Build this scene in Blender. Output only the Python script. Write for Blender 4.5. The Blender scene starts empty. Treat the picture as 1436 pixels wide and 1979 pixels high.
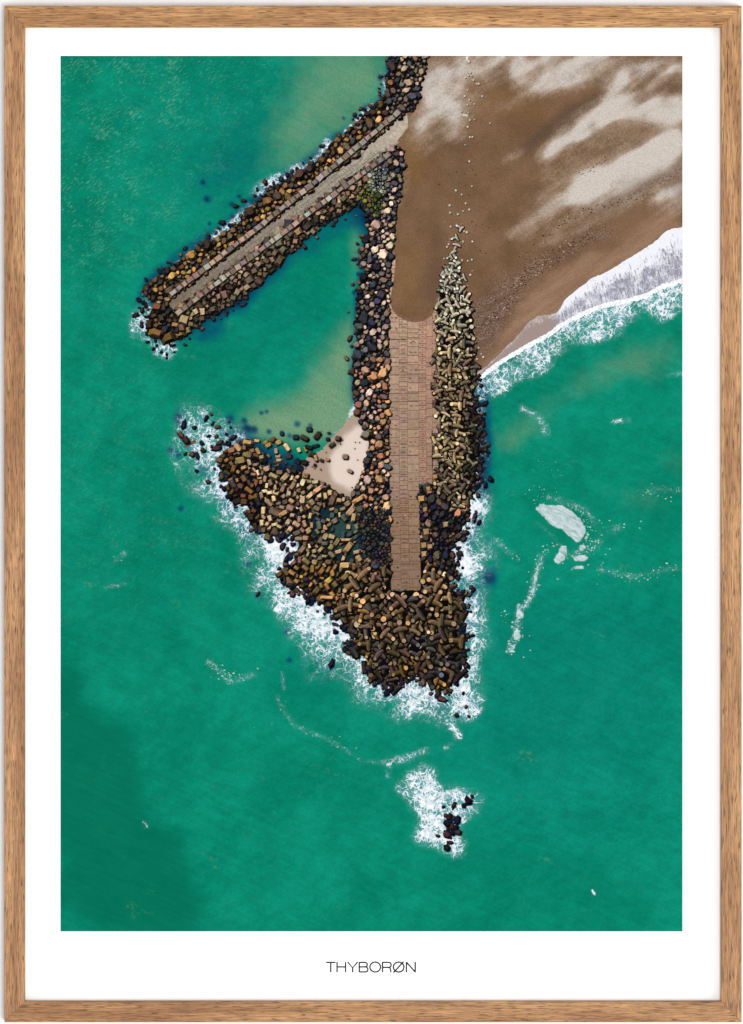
import bpy, math, random
import numpy as np
from mathutils import Vector

random.seed(11)
rng = np.random.default_rng(11)
C = bpy.context.scene.collection
scene = bpy.context.scene

# ----------------------------------------------------------------- scale
# One unit of poster artwork is 0.35 mm (a 50 x 70 cm poster); the poster hangs
# on a wall in the XZ plane and faces -Y.
S = 0.00035
FX0, FY0, FX1, FY1 = 9.5, 12.5, 1432.2, 1974.0      # frame outer edge
IX0, IY0, IX1, IY1 = 49.0, 53.6, 1392.4, 1933.6     # frame opening
PX0, PY0, PX1, PY1 = 117.0, 108.0, 1319.0, 1800.0   # printed picture
BASE_Z = 1.20
CXP = 720.0
WALL_Y = 0.0085

def LX(x): return (x - CXP) * S
def LZ(y): return (FY1 - y) * S

# ----------------------------------------------------------------- camera, light
cam_d = bpy.data.cameras.new('camera')
cam = bpy.data.objects.new('camera', cam_d); C.objects.link(cam)
DIST = 4.0
cam.location = (LX(718), -DIST, BASE_Z + LZ(989.5))
cam.rotation_euler = (math.radians(90), 0, 0)
cam_d.sensor_fit = 'VERTICAL'; cam_d.sensor_height = 24
cam_d.lens = 24 * DIST / (1979 * S)
cam_d.clip_start = 0.05; cam_d.clip_end = 100
scene.camera = cam

world = bpy.data.worlds.new('World'); scene.world = world
world.use_nodes = True
bg = world.node_tree.nodes['Background']
bg.inputs[0].default_value = (1, 1, 1, 1); bg.inputs[1].default_value = 0.80

def area(name, loc, size, power, col=(1, 1, 1)):
    l = bpy.data.lights.new(name, 'AREA'); l.shape = 'SQUARE'; l.size = size
    l.energy = power; l.color = col
    o = bpy.data.objects.new(name, l); C.objects.link(o)
    o.location = loc
    tgt = Vector((0, 0, BASE_Z + 0.34))
    o.rotation_euler = (tgt - Vector(loc)).to_track_quat('-Z', 'Y').to_euler()
    return o
area('key_softbox', (0.85, -5.8, 0.72), 1.05, 140)
area('side_softbox', (4.4, -3.4, -0.2), 2.4, 105)

scene.view_settings.view_transform = 'Standard'
scene.view_settings.look = 'None'
scene.view_settings.exposure = 0
scene.view_settings.gamma = 1
scene.view_settings.use_curve_mapping = False
scene.render.engine = 'CYCLES'

# ----------------------------------------------------------------- colour + node helpers
EXPO = 1.27       # light falling on the paper: ink reflectance = picture value / EXPO
def lin(c):
    c = np.asarray(c, float) / 255.0
    return np.where(c <= 0.04045, c / 12.92, ((c + 0.055) / 1.055) ** 2.4)
def ink(c):
    v = lin(c) / EXPO
    return (float(v[0]), float(v[1]), float(v[2]), 1.0)

class NT:
    def __init__(self, name, rough=0.9, spec=0.03):
        self.m = bpy.data.materials.new(name); self.m.use_nodes = True
        self.t = self.m.node_tree; self.bsdf = self.t.nodes['Principled BSDF']
        self.bsdf.inputs['Roughness'].default_value = rough
        self.bsdf.inputs['Specular IOR Level'].default_value = spec
    def n(self, kind): return self.t.nodes.new(kind)
    def put(self, sock, v):
        if isinstance(v, bpy.types.NodeSocket): self.t.links.new(v, sock)
        elif v is not None: sock.default_value = v
    def math(self, op, a, b=None, c=None, clamp=False):
        n = self.n('ShaderNodeMath'); n.operation = op; n.use_clamp = clamp
        self.put(n.inputs[0], a)
        if b is not None: self.put(n.inputs[1], b)
        if c is not None: self.put(n.inputs[2], c)
        return n.outputs[0]
    def ss(self, x, lo, hi, a=0.0, b=1.0):
        n = self.n('ShaderNodeMapRange'); n.interpolation_type = 'SMOOTHSTEP'
        self.put(n.inputs[0], x); self.put(n.inputs[1], lo); self.put(n.inputs[2], hi)
        n.inputs[3].default_value = a; n.inputs[4].default_value = b
        return n.outputs[0]
    def attr(self, name, col=False):
        n = self.n('ShaderNodeAttribute'); n.attribute_name = name
        return n.outputs['Color'] if col else n.outputs['Fac']
    def px(self):
        """object coordinates in artwork units"""
        tc = self.n('ShaderNodeTexCoord'); v = self.n('ShaderNodeVectorMath'); v.operation = 'SCALE'
        self.t.links.new(tc.outputs['Object'], v.inputs[0]); v.inputs['Scale'].default_value = 1 / S
        return v.outputs[0]
    def mapping(self, vec, rot=0.0, scale=(1, 1, 1), loc=(0, 0, 0)):
        """rotation in the plane of the poster (about Y), then a stretch"""
        r = self.n('ShaderNodeVectorRotate'); r.rotation_type = 'Y_AXIS'
        self.put(r.inputs['Vector'], vec); r.inputs['Angle'].default_value = rot
        m = self.n('ShaderNodeMapping'); self.put(m.inputs['Vector'], r.outputs[0])
        m.inputs['Scale'].default_value = scale; m.inputs['Location'].default_value = loc
        return m.outputs[0]
    def noise(self, vec, scale, detail=3, rough=0.55, dist=0.0):
        n = self.n('ShaderNodeTexNoise'); self.put(n.inputs['Vector'], vec)
        n.inputs['Scale'].default_value = scale; n.inputs['Detail'].default_value = detail
        n.inputs['Roughness'].default_value = rough; n.inputs['Distortion'].default_value = dist
        return n.outputs['Fac']
    def noisec(self, vec, scale, detail=2):
        n = self.n('ShaderNodeTexNoise'); self.put(n.inputs['Vector'], vec)
        n.inputs['Scale'].default_value = scale; n.inputs['Detail'].default_value = detail
        return n.outputs['Color']
    def cell(self, vec, scale):
        n = self.n('ShaderNodeTexVoronoi'); n.feature = 'DISTANCE_TO_EDGE'
        self.put(n.inputs['Vector'], vec); n.inputs['Scale'].default_value = scale; n.inputs['Randomness'].default_value = 1
        return n.outputs['Distance']
    def mix(self, f, a, b, mode='MIX'):
        n = self.n('ShaderNodeMix'); n.data_type = 'RGBA'; n.blend_type = mode
        self.put(n.inputs[0], f); self.put(n.inputs[6], a); self.put(n.inputs[7], b)
        return n.outputs[2]
    def gain(self, col, g):
        n = self.n('ShaderNodeVectorMath'); n.operation = 'SCALE'
        self.put(n.inputs[0], col); self.put(n.inputs['Scale'], g)
        return n.outputs[0]
    def warp(self, vec, scale, amt):
        c = self.noisec(vec, scale)
        s = self.n('ShaderNodeVectorMath'); s.operation = 'SUBTRACT'
        self.put(s.inputs[0], c); s.inputs[1].default_value = (0.5, 0.5, 0.5)
        m = self.n('ShaderNodeVectorMath'); m.operation = 'SCALE'
        self.put(m.inputs[0], s.outputs[0]); m.inputs['Scale'].default_value = amt
        a = self.n('ShaderNodeVectorMath'); a.operation = 'ADD'
        self.put(a.inputs[0], vec); self.put(a.inputs[1], m.outputs[0])
        return a.outputs[0]
    def ridge(self, n, k):
        d = self.math('ABSOLUTE', self.math('SUBTRACT', n, 0.5))
        return self.math('SUBTRACT', 1.0, self.math('MULTIPLY', d, k), clamp=True)
    def out(self, col):
        self.put(self.bsdf.inputs['Base Color'], col); return self.m

# ----------------------------------------------------------------- geometry helpers
def inside(poly, X, Y):
    p = np.asarray(poly, float); r = np.zeros(np.shape(X), bool); n = len(p)
    for i in range(n):
        x0, y0 = p[i]; x1, y1 = p[(i + 1) % n]
        if y0 == y1: continue
        c = ((y0 > Y) != (y1 > Y)) & (X < (x1 - x0) * (Y - y0) / (y1 - y0) + x0)
        r ^= c
    return r

def new_mesh_obj(name, verts, faces, mat, parent):
    me = bpy.data.meshes.new(name); me.from_pydata(verts, [], faces); me.update()
    o = bpy.data.objects.new(name, me); C.objects.link(o); o.parent = parent
    me.materials.append(mat)
    return o

class Ink:
    """collects flat printed shapes; level = height of the ink layer"""
    def __init__(self, y): self.y = y; self.v = []; self.f = []; self.c = []
    def poly(self, pts, col, lev=0.0):
        b = len(self.v); yy = self.y - lev * 1e-5
        self.v += [(LX(x), yy, LZ(y)) for x, y in pts]
        self.f.append(tuple(range(b, b + len(pts)))); self.c.append(col)
    def build(self, name, mat, parent, label=None):
        o = new_mesh_obj(name, self.v, self.f, mat, parent)
        me = o.data
        cols = np.array([ink(np.clip(c, 2, 253)) for c in self.c], np.float32)
        cnt = np.array([len(f) for f in self.f])
        a = me.color_attributes.new('ink', 'FLOAT_COLOR', 'CORNER')
        a.data.foreach_set('color', np.repeat(cols, cnt, axis=0).ravel())
        if label: o['label'] = label
        return o

def clip(poly, nx, ny, c):
    """keep the side nx*x + ny*y <= c"""
    out = []; n = len(poly)
    for i in range(n):
        a = poly[i]; b = poly[(i + 1) % n]
        da = nx * a[0] + ny * a[1] - c; db = nx * b[0] + ny * b[1] - c
        if da <= 0: out.append(a)
        if (da < 0) != (db < 0) and da != db:
            t = da / (da - db); out.append((a[0] + t * (b[0] - a[0]), a[1] + t * (b[1] - a[1])))
    return out
def clip_print(p):
    p = clip(p, 0, -1, -PY0 - 0.2)
    if len(p) > 2: p = clip(p, 1, 0, PX1 - 0.2)
    if len(p) > 2: p = clip(p, -1, 0, -PX0 - 0.2)
    return p

def jag(poly, step=9, amp=3):
    out = []; n = len(poly)
    for i in range(n):
        x0, y0 = poly[i]; x1, y1 = poly[(i + 1) % n]
        k = max(1, int(math.hypot(x1 - x0, y1 - y0) / step))
        for j in range(k):
            t = j / k
            out.append((x0 + t * (x1 - x0) + random.uniform(-amp, amp), y0 + t * (y1 - y0) + random.uniform(-amp, amp)))
    return [(min(max(x, PX0 + .3), PX1 - .3), max(y, PY0 + .3)) for x, y in out]

LIGHT = (-0.62, -0.78)      # where the printed daylight comes from
def vary(c, a=0.18, h=6):
    k = 1 + random.uniform(-a, a)
    return tuple(max(3, x * k + random.uniform(-h, h)) for x in c)

def stone(I, p, cx, cy, base, lev, top=0.62, contrast=1.0):
    """a faceted stone as the print shows it: a top facet and a ring of flanks"""
    p = clip_print(p)
    if len(p) < 3: return
    sx = cx + random.uniform(-.12, .12) * 8 + LIGHT[0] * 0.9; sy = cy + random.uniform(-.12, .12) * 8 + LIGHT[1] * 0.9
    mx = sum(q[0] for q in p) / len(p); my = sum(q[1] for q in p) / len(p)
    rad = math.sqrt(max(1, max((q[0] - mx) ** 2 + (q[1] - my) ** 2 for q in p)))
    sx = mx + random.uniform(-.24, .24) * rad + LIGHT[0] * .06 * rad; sy = my + random.uniform(-.24, .24) * rad + LIGHT[1] * .06 * rad
    k = top * random.uniform(.82, 1.15)
    q = [(sx + (x - sx) * k, sy + (y - sy) * k) for x, y in p]
    area2 = sum(p[i][0] * p[(i + 1) % len(p)][1] - p[(i + 1) % len(p)][0] * p[i][1] for i in range(len(p)))
    sg = 1 if area2 > 0 else -1
    n = len(p)
    I.poly(q, tuple(x * 1.06 for x in base), lev)
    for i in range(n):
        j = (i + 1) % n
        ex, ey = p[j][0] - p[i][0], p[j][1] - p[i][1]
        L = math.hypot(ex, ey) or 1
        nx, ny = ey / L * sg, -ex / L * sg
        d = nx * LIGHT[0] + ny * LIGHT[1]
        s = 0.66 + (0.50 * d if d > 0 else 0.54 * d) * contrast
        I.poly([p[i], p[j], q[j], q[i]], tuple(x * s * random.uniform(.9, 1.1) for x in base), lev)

def scatter(poly, d, tries=16, excl=(), var=0.42):
    P = np.asarray(poly, float)
    x0, y0 = P.min(0); x1, y1 = P.max(0)
    n = int((x1 - x0) * (y1 - y0) / d ** 2 * tries)
    X = rng.uniform(x0, x1, n); Y = rng.uniform(y0, y1, n)
    ok = inside(poly, X, Y)
    for e in excl: ok &= ~inside(e, X, Y)
    X = X[ok]; Y = Y[ok]
    R = d * np.clip(rng.lognormal(0, var, len(X)), .55, 1.9)
    acc = np.zeros((0, 3))
    for x, y, r in zip(X, Y, R):
        if len(acc):
            dd = np.hypot(acc[:, 0] - x, acc[:, 1] - y)
            if (dd < 0.5 * (acc[:, 2] + r) * 0.92).any(): continue
        acc = np.vstack([acc, (x, y, r)])
    return acc

def levels(pts, f):
    order = list(range(len(pts))); random.shuffle(order)
    lv = np.full(len(pts), -1)
    for i in order:
        d = np.hypot(pts[:, 0] - pts[i, 0], pts[:, 1] - pts[i, 1])
        used = set(lv[(d < f * (pts[:, 2] + pts[i, 2])) & (lv >= 0)].tolist())
        k = 0
        while k in used: k += 1
        lv[i] = k
    return lv
def pile(I, pts, shape, pal, size=1.0, aspect=(1, 1.5), lev=1, keep=1.0, top=.6, dark=(13, 12, 13), contrast=1.0):
    """stones lying over one another, each over a dark inked copy for its crevice and shadow"""
    if not len(pts): return lev
    lv = levels(pts, .62 * size * aspect[1])
    for (x, y, r), k in zip(pts, lv):
        if random.random() > keep: continue
        a = random.uniform(0, math.pi); asp = math.sqrt(random.uniform(*aspect)); R_ = r * .56 * size
        if shape == 'boulder':
            n = random.randint(6, 9); ph = random.uniform(0, 6.28)
            pr = [(math.cos(ph + (q + random.uniform(-.2, .2)) * 6.283 / n) * R_ * asp * random.uniform(.84, 1.12), math.sin(ph + (q + random.uniform(-.2, .2)) * 6.283 / n) * R_ / asp * random.uniform(.84, 1.12)) for q in range(n)]
        elif shape == 'block':
            w, h = R_ * asp * .92, R_ / asp * .92
            pr = [(sx * w * random.uniform(.8, 1.08), sy * h * random.uniform(.8, 1.08)) for sx, sy in ((-1, -1), (1, -1), (1, 1), (-1, 1))]
            if random.random() < .5: pr.insert(2, (w * random.uniform(1.0, 1.2), h * random.uniform(-.3, .3)))
        else:
            w, h = R_ * asp, R_ / asp * .95; c = .38 * h
            pr = [(-w + c, -h), (w - c, -h), (w, -h + c), (w, h - c), (w - c, h), (-w + c, h), (-w, h - c), (-w, -h + c)]
        ca, sa = math.cos(a), math.sin(a)
        p = [(x + u * ca - v * sa, y + u * sa + v * ca) for u, v in pr]
        g = 1 + .8 / max(R_, 3)
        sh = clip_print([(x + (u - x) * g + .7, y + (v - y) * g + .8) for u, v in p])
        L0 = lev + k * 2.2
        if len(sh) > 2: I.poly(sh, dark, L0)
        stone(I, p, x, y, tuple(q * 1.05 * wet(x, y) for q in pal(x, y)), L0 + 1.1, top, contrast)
    return lev + (lv.max() + 1) * 2.2
def heap2(I, poly, d, shape, pal, size=1.0, aspect=(1, 1.6), excl=(), var=.38, lev=1, small=.6, dim=.55):
    f = lambda x, y: tuple(q * dim for q in pal(x, y))
    l = pile(I, scatter(poly, d * small, 10, excl, .25), shape, f, .95, aspect, lev)
    return pile(I, scatter(poly, d, 16, excl, var), shape, pal, size, aspect, l)
def stones(I, pts, shape, pal, gap=0.9, aspect=(1, 1.5), ang=None, lev=1, size=1.0, keep=1.0, top=.62, contrast=1.0):
    for i, (x, y, r) in enumerate(pts):
        if random.random() > keep: continue
        a = random.uniform(0, math.pi) if ang is None else ang + random.gauss(0, .25)
        rr = r * 0.60 * size; asp = random.uniform(*aspect)
        if shape == 'boulder':
            n = random.randint(5, 8); ph = random.uniform(0, 6.28)
            pr = [(math.cos(ph + k * 6.283 / n) * rr * asp * random.uniform(.72, 1.18), math.sin(ph + k * 6.283 / n) * rr * random.uniform(.72, 1.18)) for k in range(n)]
        elif shape == 'block':
            w, h = rr * asp, rr * .95
            pr = [(sx * w * random.uniform(.86, 1.05), sy * h * random.uniform(.86, 1.05)) for sx, sy in ((-1, -1), (1, -1), (1, 1), (-1, 1))]
        else:
            w, h = rr * asp, rr * .86; c = .34 * h
            pr = [(-w + c, -h), (w - c, -h), (w, -h + c), (w, h - c), (w - c, h), (-w + c, h), (-w, h - c), (-w, -h + c)]
        ca, sa = math.cos(a), math.sin(a)
        p = [(x + u * ca - v * sa, y + u * sa + v * ca) for u, v in pr]
        d = np.hypot(pts[:, 0] - x, pts[:, 1] - y)
        for j in np.where((d < r * 2.6) & (d > 0))[0]:
            xj, yj, rj = pts[j]; D = d[j]
            t = (D * D + r * r * .3 - rj * rj * .3) / (2 * D)       # power bisector
            nx, ny = (xj - x) / D, (yj - y) / D
            p = clip(p, nx, ny, nx * x + ny * y + t - gap * .5)
            if len(p) < 3: break
        if len(p) < 3: continue
        stone(I, p, x, y, pal(x, y), lev, top, contrast)

def pick(*cols):
    return lambda x, y: vary(random.choice(cols))

# ----------------------------------------------------------------- printed-grid fields
STEP = 3
def gauss(A, s):
    s /= STEP
    if s < .3: return A
    r = int(3 * s) + 1; k = np.exp(-np.arange(-r, r + 1) ** 2 / (2 * s * s)); k /= k.sum()
    A = np.apply_along_axis(lambda v: np.convolve(np.pad(v, r, mode='edge'), k, 'valid'), 0, A)
    return np.apply_along_axis(lambda v: np.convolve(np.pad(v, r, mode='edge'), k, 'valid'), 1, A)
gx = np.linspace(PX0, PX1, int((PX1 - PX0) / STEP) + 1); gy = np.linspace(PY0, PY1, int((PY1 - PY0) / STEP) + 1)
GX, GY = np.meshgrid(gx, gy)
def nrot(su, sv, ang):
    """noise stretched su along the direction ang (picture axes), sv across it"""
    c, q = math.cos(ang), math.sin(ang)
    U = (GX * c + GY * q); Vv = (-GX * q + GY * c); g = 4.0
    U = (U - U.min()) / g; Vv = (Vv - Vv.min()) / g
    a = rng.normal(0, 1, (int(Vv.max()) + 3, int(U.max()) + 3))
    def bl(arr, sg, ax):
        r = int(3 * sg) + 1; k = np.exp(-np.arange(-r, r + 1) ** 2 / (2 * sg * sg)); k /= k.sum()
        return np.apply_along_axis(lambda v: np.convolve(np.pad(v, r, mode='wrap'), k, 'valid'), ax, arr)
    a = bl(bl(a, su / g, 1), sv / g, 0); a /= a.std()
    i, j = Vv.astype(int), U.astype(int); fi, fj = Vv - i, U - j
    return a[i, j] * (1 - fi) * (1 - fj) + a[i + 1, j] * fi * (1 - fj) + a[i, j + 1] * (1 - fi) * fj + a[i + 1, j + 1] * fi * fj
def nfield(scale):
    a = gauss(rng.normal(0, 1, GX.shape), scale); return a / a.std()
WXF = nfield(20) * 6 + nfield(7) * 3.0; WYF = nfield(20) * 6 + nfield(7) * 3.0
def fpoly(poly, blur, wp=1.0): return gauss(inside(poly, GX + WXF * wp, GY + WYF * wp).astype(float), blur)
def fblob(x, y, rx, ry=None, ang=0):
    ry = ry or rx; c, s = math.cos(ang), math.sin(ang)
    u = (GX - x) * c + (GY - y) * s; v = -(GX - x) * s + (GY - y) * c
    return np.exp(-(u / rx) ** 2 - (v / ry) ** 2)
def fline(pts, w):
    best = np.full(GX.shape, 1e9)
    for (x0, y0), (x1, y1) in zip(pts[:-1], pts[1:]):
        dx, dy = x1 - x0, y1 - y0; L2 = dx * dx + dy * dy
        t = np.clip(((GX - x0) * dx + (GY - y0) * dy) / L2, 0, 1)
        best = np.minimum(best, (GX - x0 - t * dx) ** 2 + (GY - y0 - t * dy) ** 2)
    return np.exp(-best / (w * w))
def grid_obj(name, mask, y, mat, parent, fields):
    """sheet of the grid cells inside mask, with one float attribute per field"""
    H, W = GX.shape
    cell = mask[:-1, :-1] | mask[1:, :-1] | mask[:-1, 1:] | mask[1:, 1:]
    jj, ii = np.where(cell)
    idx = (jj * W + ii)
    quads = np.stack([idx, idx + W, idx + W + 1, idx + 1], 1)
    used, inv = np.unique(quads, return_inverse=True)
    quads = inv.reshape(-1, 4)
    co = np.stack([LX(GX.ravel()[used]), np.full(len(used), y), LZ(GY.ravel()[used])], 1).astype(np.float32)
    me = bpy.data.meshes.new(name)
    me.vertices.add(len(co)); me.vertices.foreach_set('co', co.ravel())
    me.loops.add(quads.size); me.loops.foreach_set('vertex_index', quads.ravel().astype(np.int32))
    me.polygons.add(len(quads))
    me.polygons.foreach_set('loop_start', (np.arange(len(quads)) * 4).astype(np.int32))
    me.polygons.foreach_set('loop_total', np.full(len(quads), 4, np.int32))
    me.update(calc_edges=True); me.validate()
    for k, F in fields.items():
        a = me.attributes.new(k, 'FLOAT', 'POINT'); a.data.foreach_set('value', F.ravel()[used].astype(np.float32))
    o = bpy.data.objects.new(name, me); C.objects.link(o); o.parent = parent
    me.materials.append(mat)
    return o

# ----------------------------------------------------------------- outlines traced from the picture
SPUR_ROAD = [(324, 584), (480, 464), (640, 335), (752, 246), (770, 226), (787, 218), (786, 246), (762, 277), (741, 296), (640, 370), (480, 491), (334, 603)]
SPUR_NW = [(274, 561), (299, 540), (330, 518), (354, 500), (380, 478), (410, 466), (450, 442), (480, 410), (500, 388), (532, 362), (570, 340), (614, 310), (643, 277), (679, 248), (712, 215), (731, 198), (748, 178), (746, 152), (754, 127), (760, 106)]
NORTH_ROCKS = SPUR_NW + [(827, 106), (820, 140), (806, 204), (797, 214), (770, 226), (752, 246), (640, 335), (480, 464), (324, 584), (300, 592)]
SOUTH_SPUR_ROCKS = [(324, 584), (334, 603), (480, 491), (640, 370), (741, 296), (727, 345), (700, 372), (686, 393), (683, 400), (643, 421), (605, 450), (584, 467), (553, 494), (536, 515), (512, 535), (471, 573), (450, 587), (429, 598), (408, 608), (383, 629), (366, 641), (345, 660), (303, 652), (281, 645), (287, 617), (299, 592)]
WEST_BANK = [(741, 296), (762, 282), (781, 290), (780, 323), (774, 360), (764, 429), (757, 485), (751, 600), (750, 700), (751, 900), (753, 1006), (755, 1090), (720, 1095), (695, 1060), (690, 1000), (679, 968), (677, 958), (691, 938), (706, 903), (704, 892), (714, 866), (710, 850), (702, 820), (691, 804), (685, 766), (681, 722), (685, 691), (691, 662), (686, 624), (689, 596), (693, 558), (706, 527), (695, 498), (712, 449), (708, 417), (689, 386), (700, 372), (727, 345)]
HEAP = [(679, 966), (651, 952), (626, 935), (601, 927), (579, 912), (526, 905), (500, 880), (484, 857), (465, 857), (440, 866), (423, 885), (426, 899), (440, 927), (440, 964), (470, 972), (484, 985), (484, 1011), (498, 1025), (534, 1033), (575, 1034), (577, 1063), (560, 1097), (539, 1109), (556, 1135), (579, 1130), (594, 1147), (617, 1158), (619, 1166), (652, 1174), (655, 1197), (669, 1201), (690, 1170), (680, 1120), (700, 1085), (696, 1060), (690, 1000)]
HEAD = [(700, 1085), (756, 1090), (757, 1142), (813, 1142), (814, 1080), (850, 1085), (872, 1100), (871, 1142), (898, 1154), (892, 1192), (879, 1204), (892, 1225), (890, 1238), (881, 1259), (894, 1275), (892, 1294), (879, 1311), (875, 1325), (848, 1340), (827, 1312), (794, 1307), (777, 1311), (762, 1334), (750, 1320), (722, 1314), (711, 1297), (713, 1270), (700, 1262), (684, 1254), (688, 1222), (669, 1201), (652, 1180), (680, 1120)]
EAST_BANK = [(812, 938), (836, 938), (850, 945), (880, 985), (905, 968), (909, 990), (898, 1006), (892, 1027), (886, 1042), (873, 1058), (875, 1073), (884, 1111), (870, 1120), (850, 1090), (814, 1085)]
TETRA = [(862, 520), (880, 500), (896, 560), (914, 602), (915, 632), (917, 700), (923, 722), (918, 754), (919, 808), (930, 868), (926, 890), (920, 923), (918, 952), (905, 970), (880, 985), (850, 945), (838, 938), (846, 900), (844, 760), (843, 700), (846, 620), (850, 560)]
PIER = [(757, 477), (751, 600), (750, 700), (751, 900), (753, 1006), (755, 1142), (813.5, 1142), (812, 936), (836, 936), (846, 934), (846, 900), (843, 740), (846, 631), (850, 570), (850, 470)]
SPIT = [(692, 795), (676, 812), (654, 836), (624, 871), (590, 889), (580, 905), (600, 930), (651, 958), (690, 975), (720, 930), (720, 860), (704, 815)]
SHORE = [(1319, 437), (1297, 441), (1277, 458), (1249, 478), (1212, 502), (1181, 521), (1137, 540), (1120, 557), (1092, 584), (1076, 605), (1058, 610), (1038, 613), (1021, 625), (993, 659), (970, 680), (939, 707), (922, 721)]
BREAK = [(1319, 543), (1280, 554), (1249, 571), (1215, 581), (1164, 591), (1123, 608), (1079, 632), (1058, 649), (1017, 670), (976, 694), (942, 718), (925, 735)]
TONGUE = [(848, 573), (842, 590), (831, 609), (818, 618), (804, 621), (788, 618), (773, 611), (762, 600), (757, 586), (758, 570), (763, 545), (766, 520), (767, 497), (759, 475)]
BEACH = [(826, 106), (1321, 106), (1321, 545)] + BREAK[1:] + [(915, 745), (840, 745), (846, 640)] + TONGUE + [(764, 429), (774, 360), (781, 323), (760, 279), (770, 226), (787, 214), (806, 204), (821, 138)]
ROCKMASS = [NORTH_ROCKS, SOUTH_SPUR_ROCKS, SPUR_ROAD, WEST_BANK, HEAP, HEAD, EAST_BANK, TETRA]
SURF_OUT = [(374, 764), (352, 796), (336, 836), (320, 863), (326, 894), (350, 925), (363, 941), (401, 966), (418, 990), (450, 1010), (463, 1048), (472, 1093), (477, 1134), (505, 1150), (529, 1162), (531, 1197), (579, 1235), (585, 1251), (590, 1306), (602, 1327), (631, 1322), (648, 1293), (669, 1314), (683, 1342), (729, 1367), (756, 1392), (785, 1403), (827, 1382), (842, 1399), (869, 1413), (906, 1397), (931, 1361), (934, 1319), (930, 1263), (948, 1246), (952, 1204), (928, 1190), (942, 1152), (930, 1130), (952, 1096), (938, 1048), (944, 975), (929, 939), (946, 860), (945, 797), (929, 733),
            (900, 760), (900, 900), (860, 1050), (860, 1200), (800, 1280), (720, 1250), (640, 1120), (560, 1000), (520, 910), (470, 840), (430, 790), (400, 775)]
REEF_FOAM = [(765, 1512), (782, 1500), (804, 1494), (823, 1469), (845, 1490), (850, 1512), (872, 1519), (901, 1523), (927, 1545), (919, 1572), (892, 1595), (901, 1640), (890, 1662), (874, 1652), (856, 1644), (847, 1627), (819, 1627), (817, 1592), (808, 1568), (788, 1533)]

# ----------------------------------------------------------------- things: wall and poster
def box(name, x0, x1, y0, y1, z0, z1, mat, parent=None):
    v = [(x, y, z) for x in (x0, x1) for y in (y0, y1) for z in (z0, z1)]
    f = [(0, 1, 3, 2), (4, 6, 7, 5), (0, 4, 5, 1), (2, 3, 7, 6), (0, 2, 6, 4), (1, 5, 7, 3)]
    return new_mesh_obj(name, v, f, mat, parent)

w = NT('white_wall_paint', .9, .1)
wn = w.noise(w.px(), .05, 4)
wall_m = w.out(w.mix(w.ss(wn, .3, .7), (.86, .86, .865, 1), (.885, .885, .885, 1)))
bp = w.n('ShaderNodeBump'); bp.inputs['Strength'].default_value = .04; bp.inputs['Distance'].default_value = .001
w.put(bp.inputs['Height'], w.noise(w.px(), .4, 3)); w.put(w.bsdf.inputs['Normal'], bp.outputs[0])
wall = box('wall', -2.2, 2.2, WALL_Y, WALL_Y + .1, -0.2, 3.0, wall_m)
wall['kind'] = 'structure'; wall['label'] = 'plain white wall behind the framed poster'; wall['category'] = 'wall'

root = bpy.data.objects.new('framed_poster', None); C.objects.link(root)
root.location = (0, 0, BASE_Z); root.empty_display_size = .05
root['label'] = 'oak framed poster of a seaside breakwater in green water, on the white wall'
root['category'] = 'framed poster'

# ---- oak frame: four mitred rails, each built along its own X
def oak():
    m = NT('oak', .5, .3)
    oi = m.n('ShaderNodeObjectInfo')
    off = m.n('ShaderNodeCombineXYZ'); m.put(off.inputs[0], m.math('MULTIPLY', oi.outputs['Random'], 900.0)); m.put(off.inputs[2], m.math('MULTIPLY', oi.outputs['Random'], 370.0))
    ad = m.n('ShaderNodeVectorMath'); ad.operation = 'ADD'; m.put(ad.inputs[0], m.px()); m.put(ad.inputs[1], off.outputs[0])
    V = ad.outputs[0]
    broad = m.noise(m.mapping(V, 0, (.004, .08, .05)), 1, 3)
    grain = m.noise(m.mapping(V, 0, (.018, .45, .40)), 1, 4, .6)
    fine = m.noise(m.mapping(V, 0, (.05, 1.1, .9)), 1, 3, .6)
    pore = m.noise(m.mapping(V, 0, (.035, .62, .62), (31, 7, 3)), 1, 1.5, .5)
    c = m.mix(m.ss(broad, .32, .68), (.300, .142, .055, 1), (.470, .252, .108, 1))
    c = m.mix(m.ss(grain, .36, .60), m.gain(c, .64), m.gain(c, 1.14))
    c = m.mix(m.ss(fine, .3, .7), m.gain(c, .86), m.gain(c, 1.12))
    c = m.mix(m.math('MULTIPLY', m.ss(pore, .59, .64), .9), c, (.105, .045, .017, 1))
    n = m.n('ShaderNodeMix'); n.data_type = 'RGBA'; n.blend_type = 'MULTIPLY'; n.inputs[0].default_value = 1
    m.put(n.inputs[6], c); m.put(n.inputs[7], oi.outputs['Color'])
    b = m.n('ShaderNodeBump'); b.inputs['Strength'].default_value = .25; b.inputs['Distance'].default_value = .0004
    m.put(b.inputs['Height'], m.math('SUBTRACT', grain, m.ss(pore, .58, .72)))
    m.put(m.bsdf.inputs['Normal'], b.outputs[0])
    return m.out(n.outputs[2])
OAK = oak()
FRONT, BACK = -0.0062, 0.0082
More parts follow.
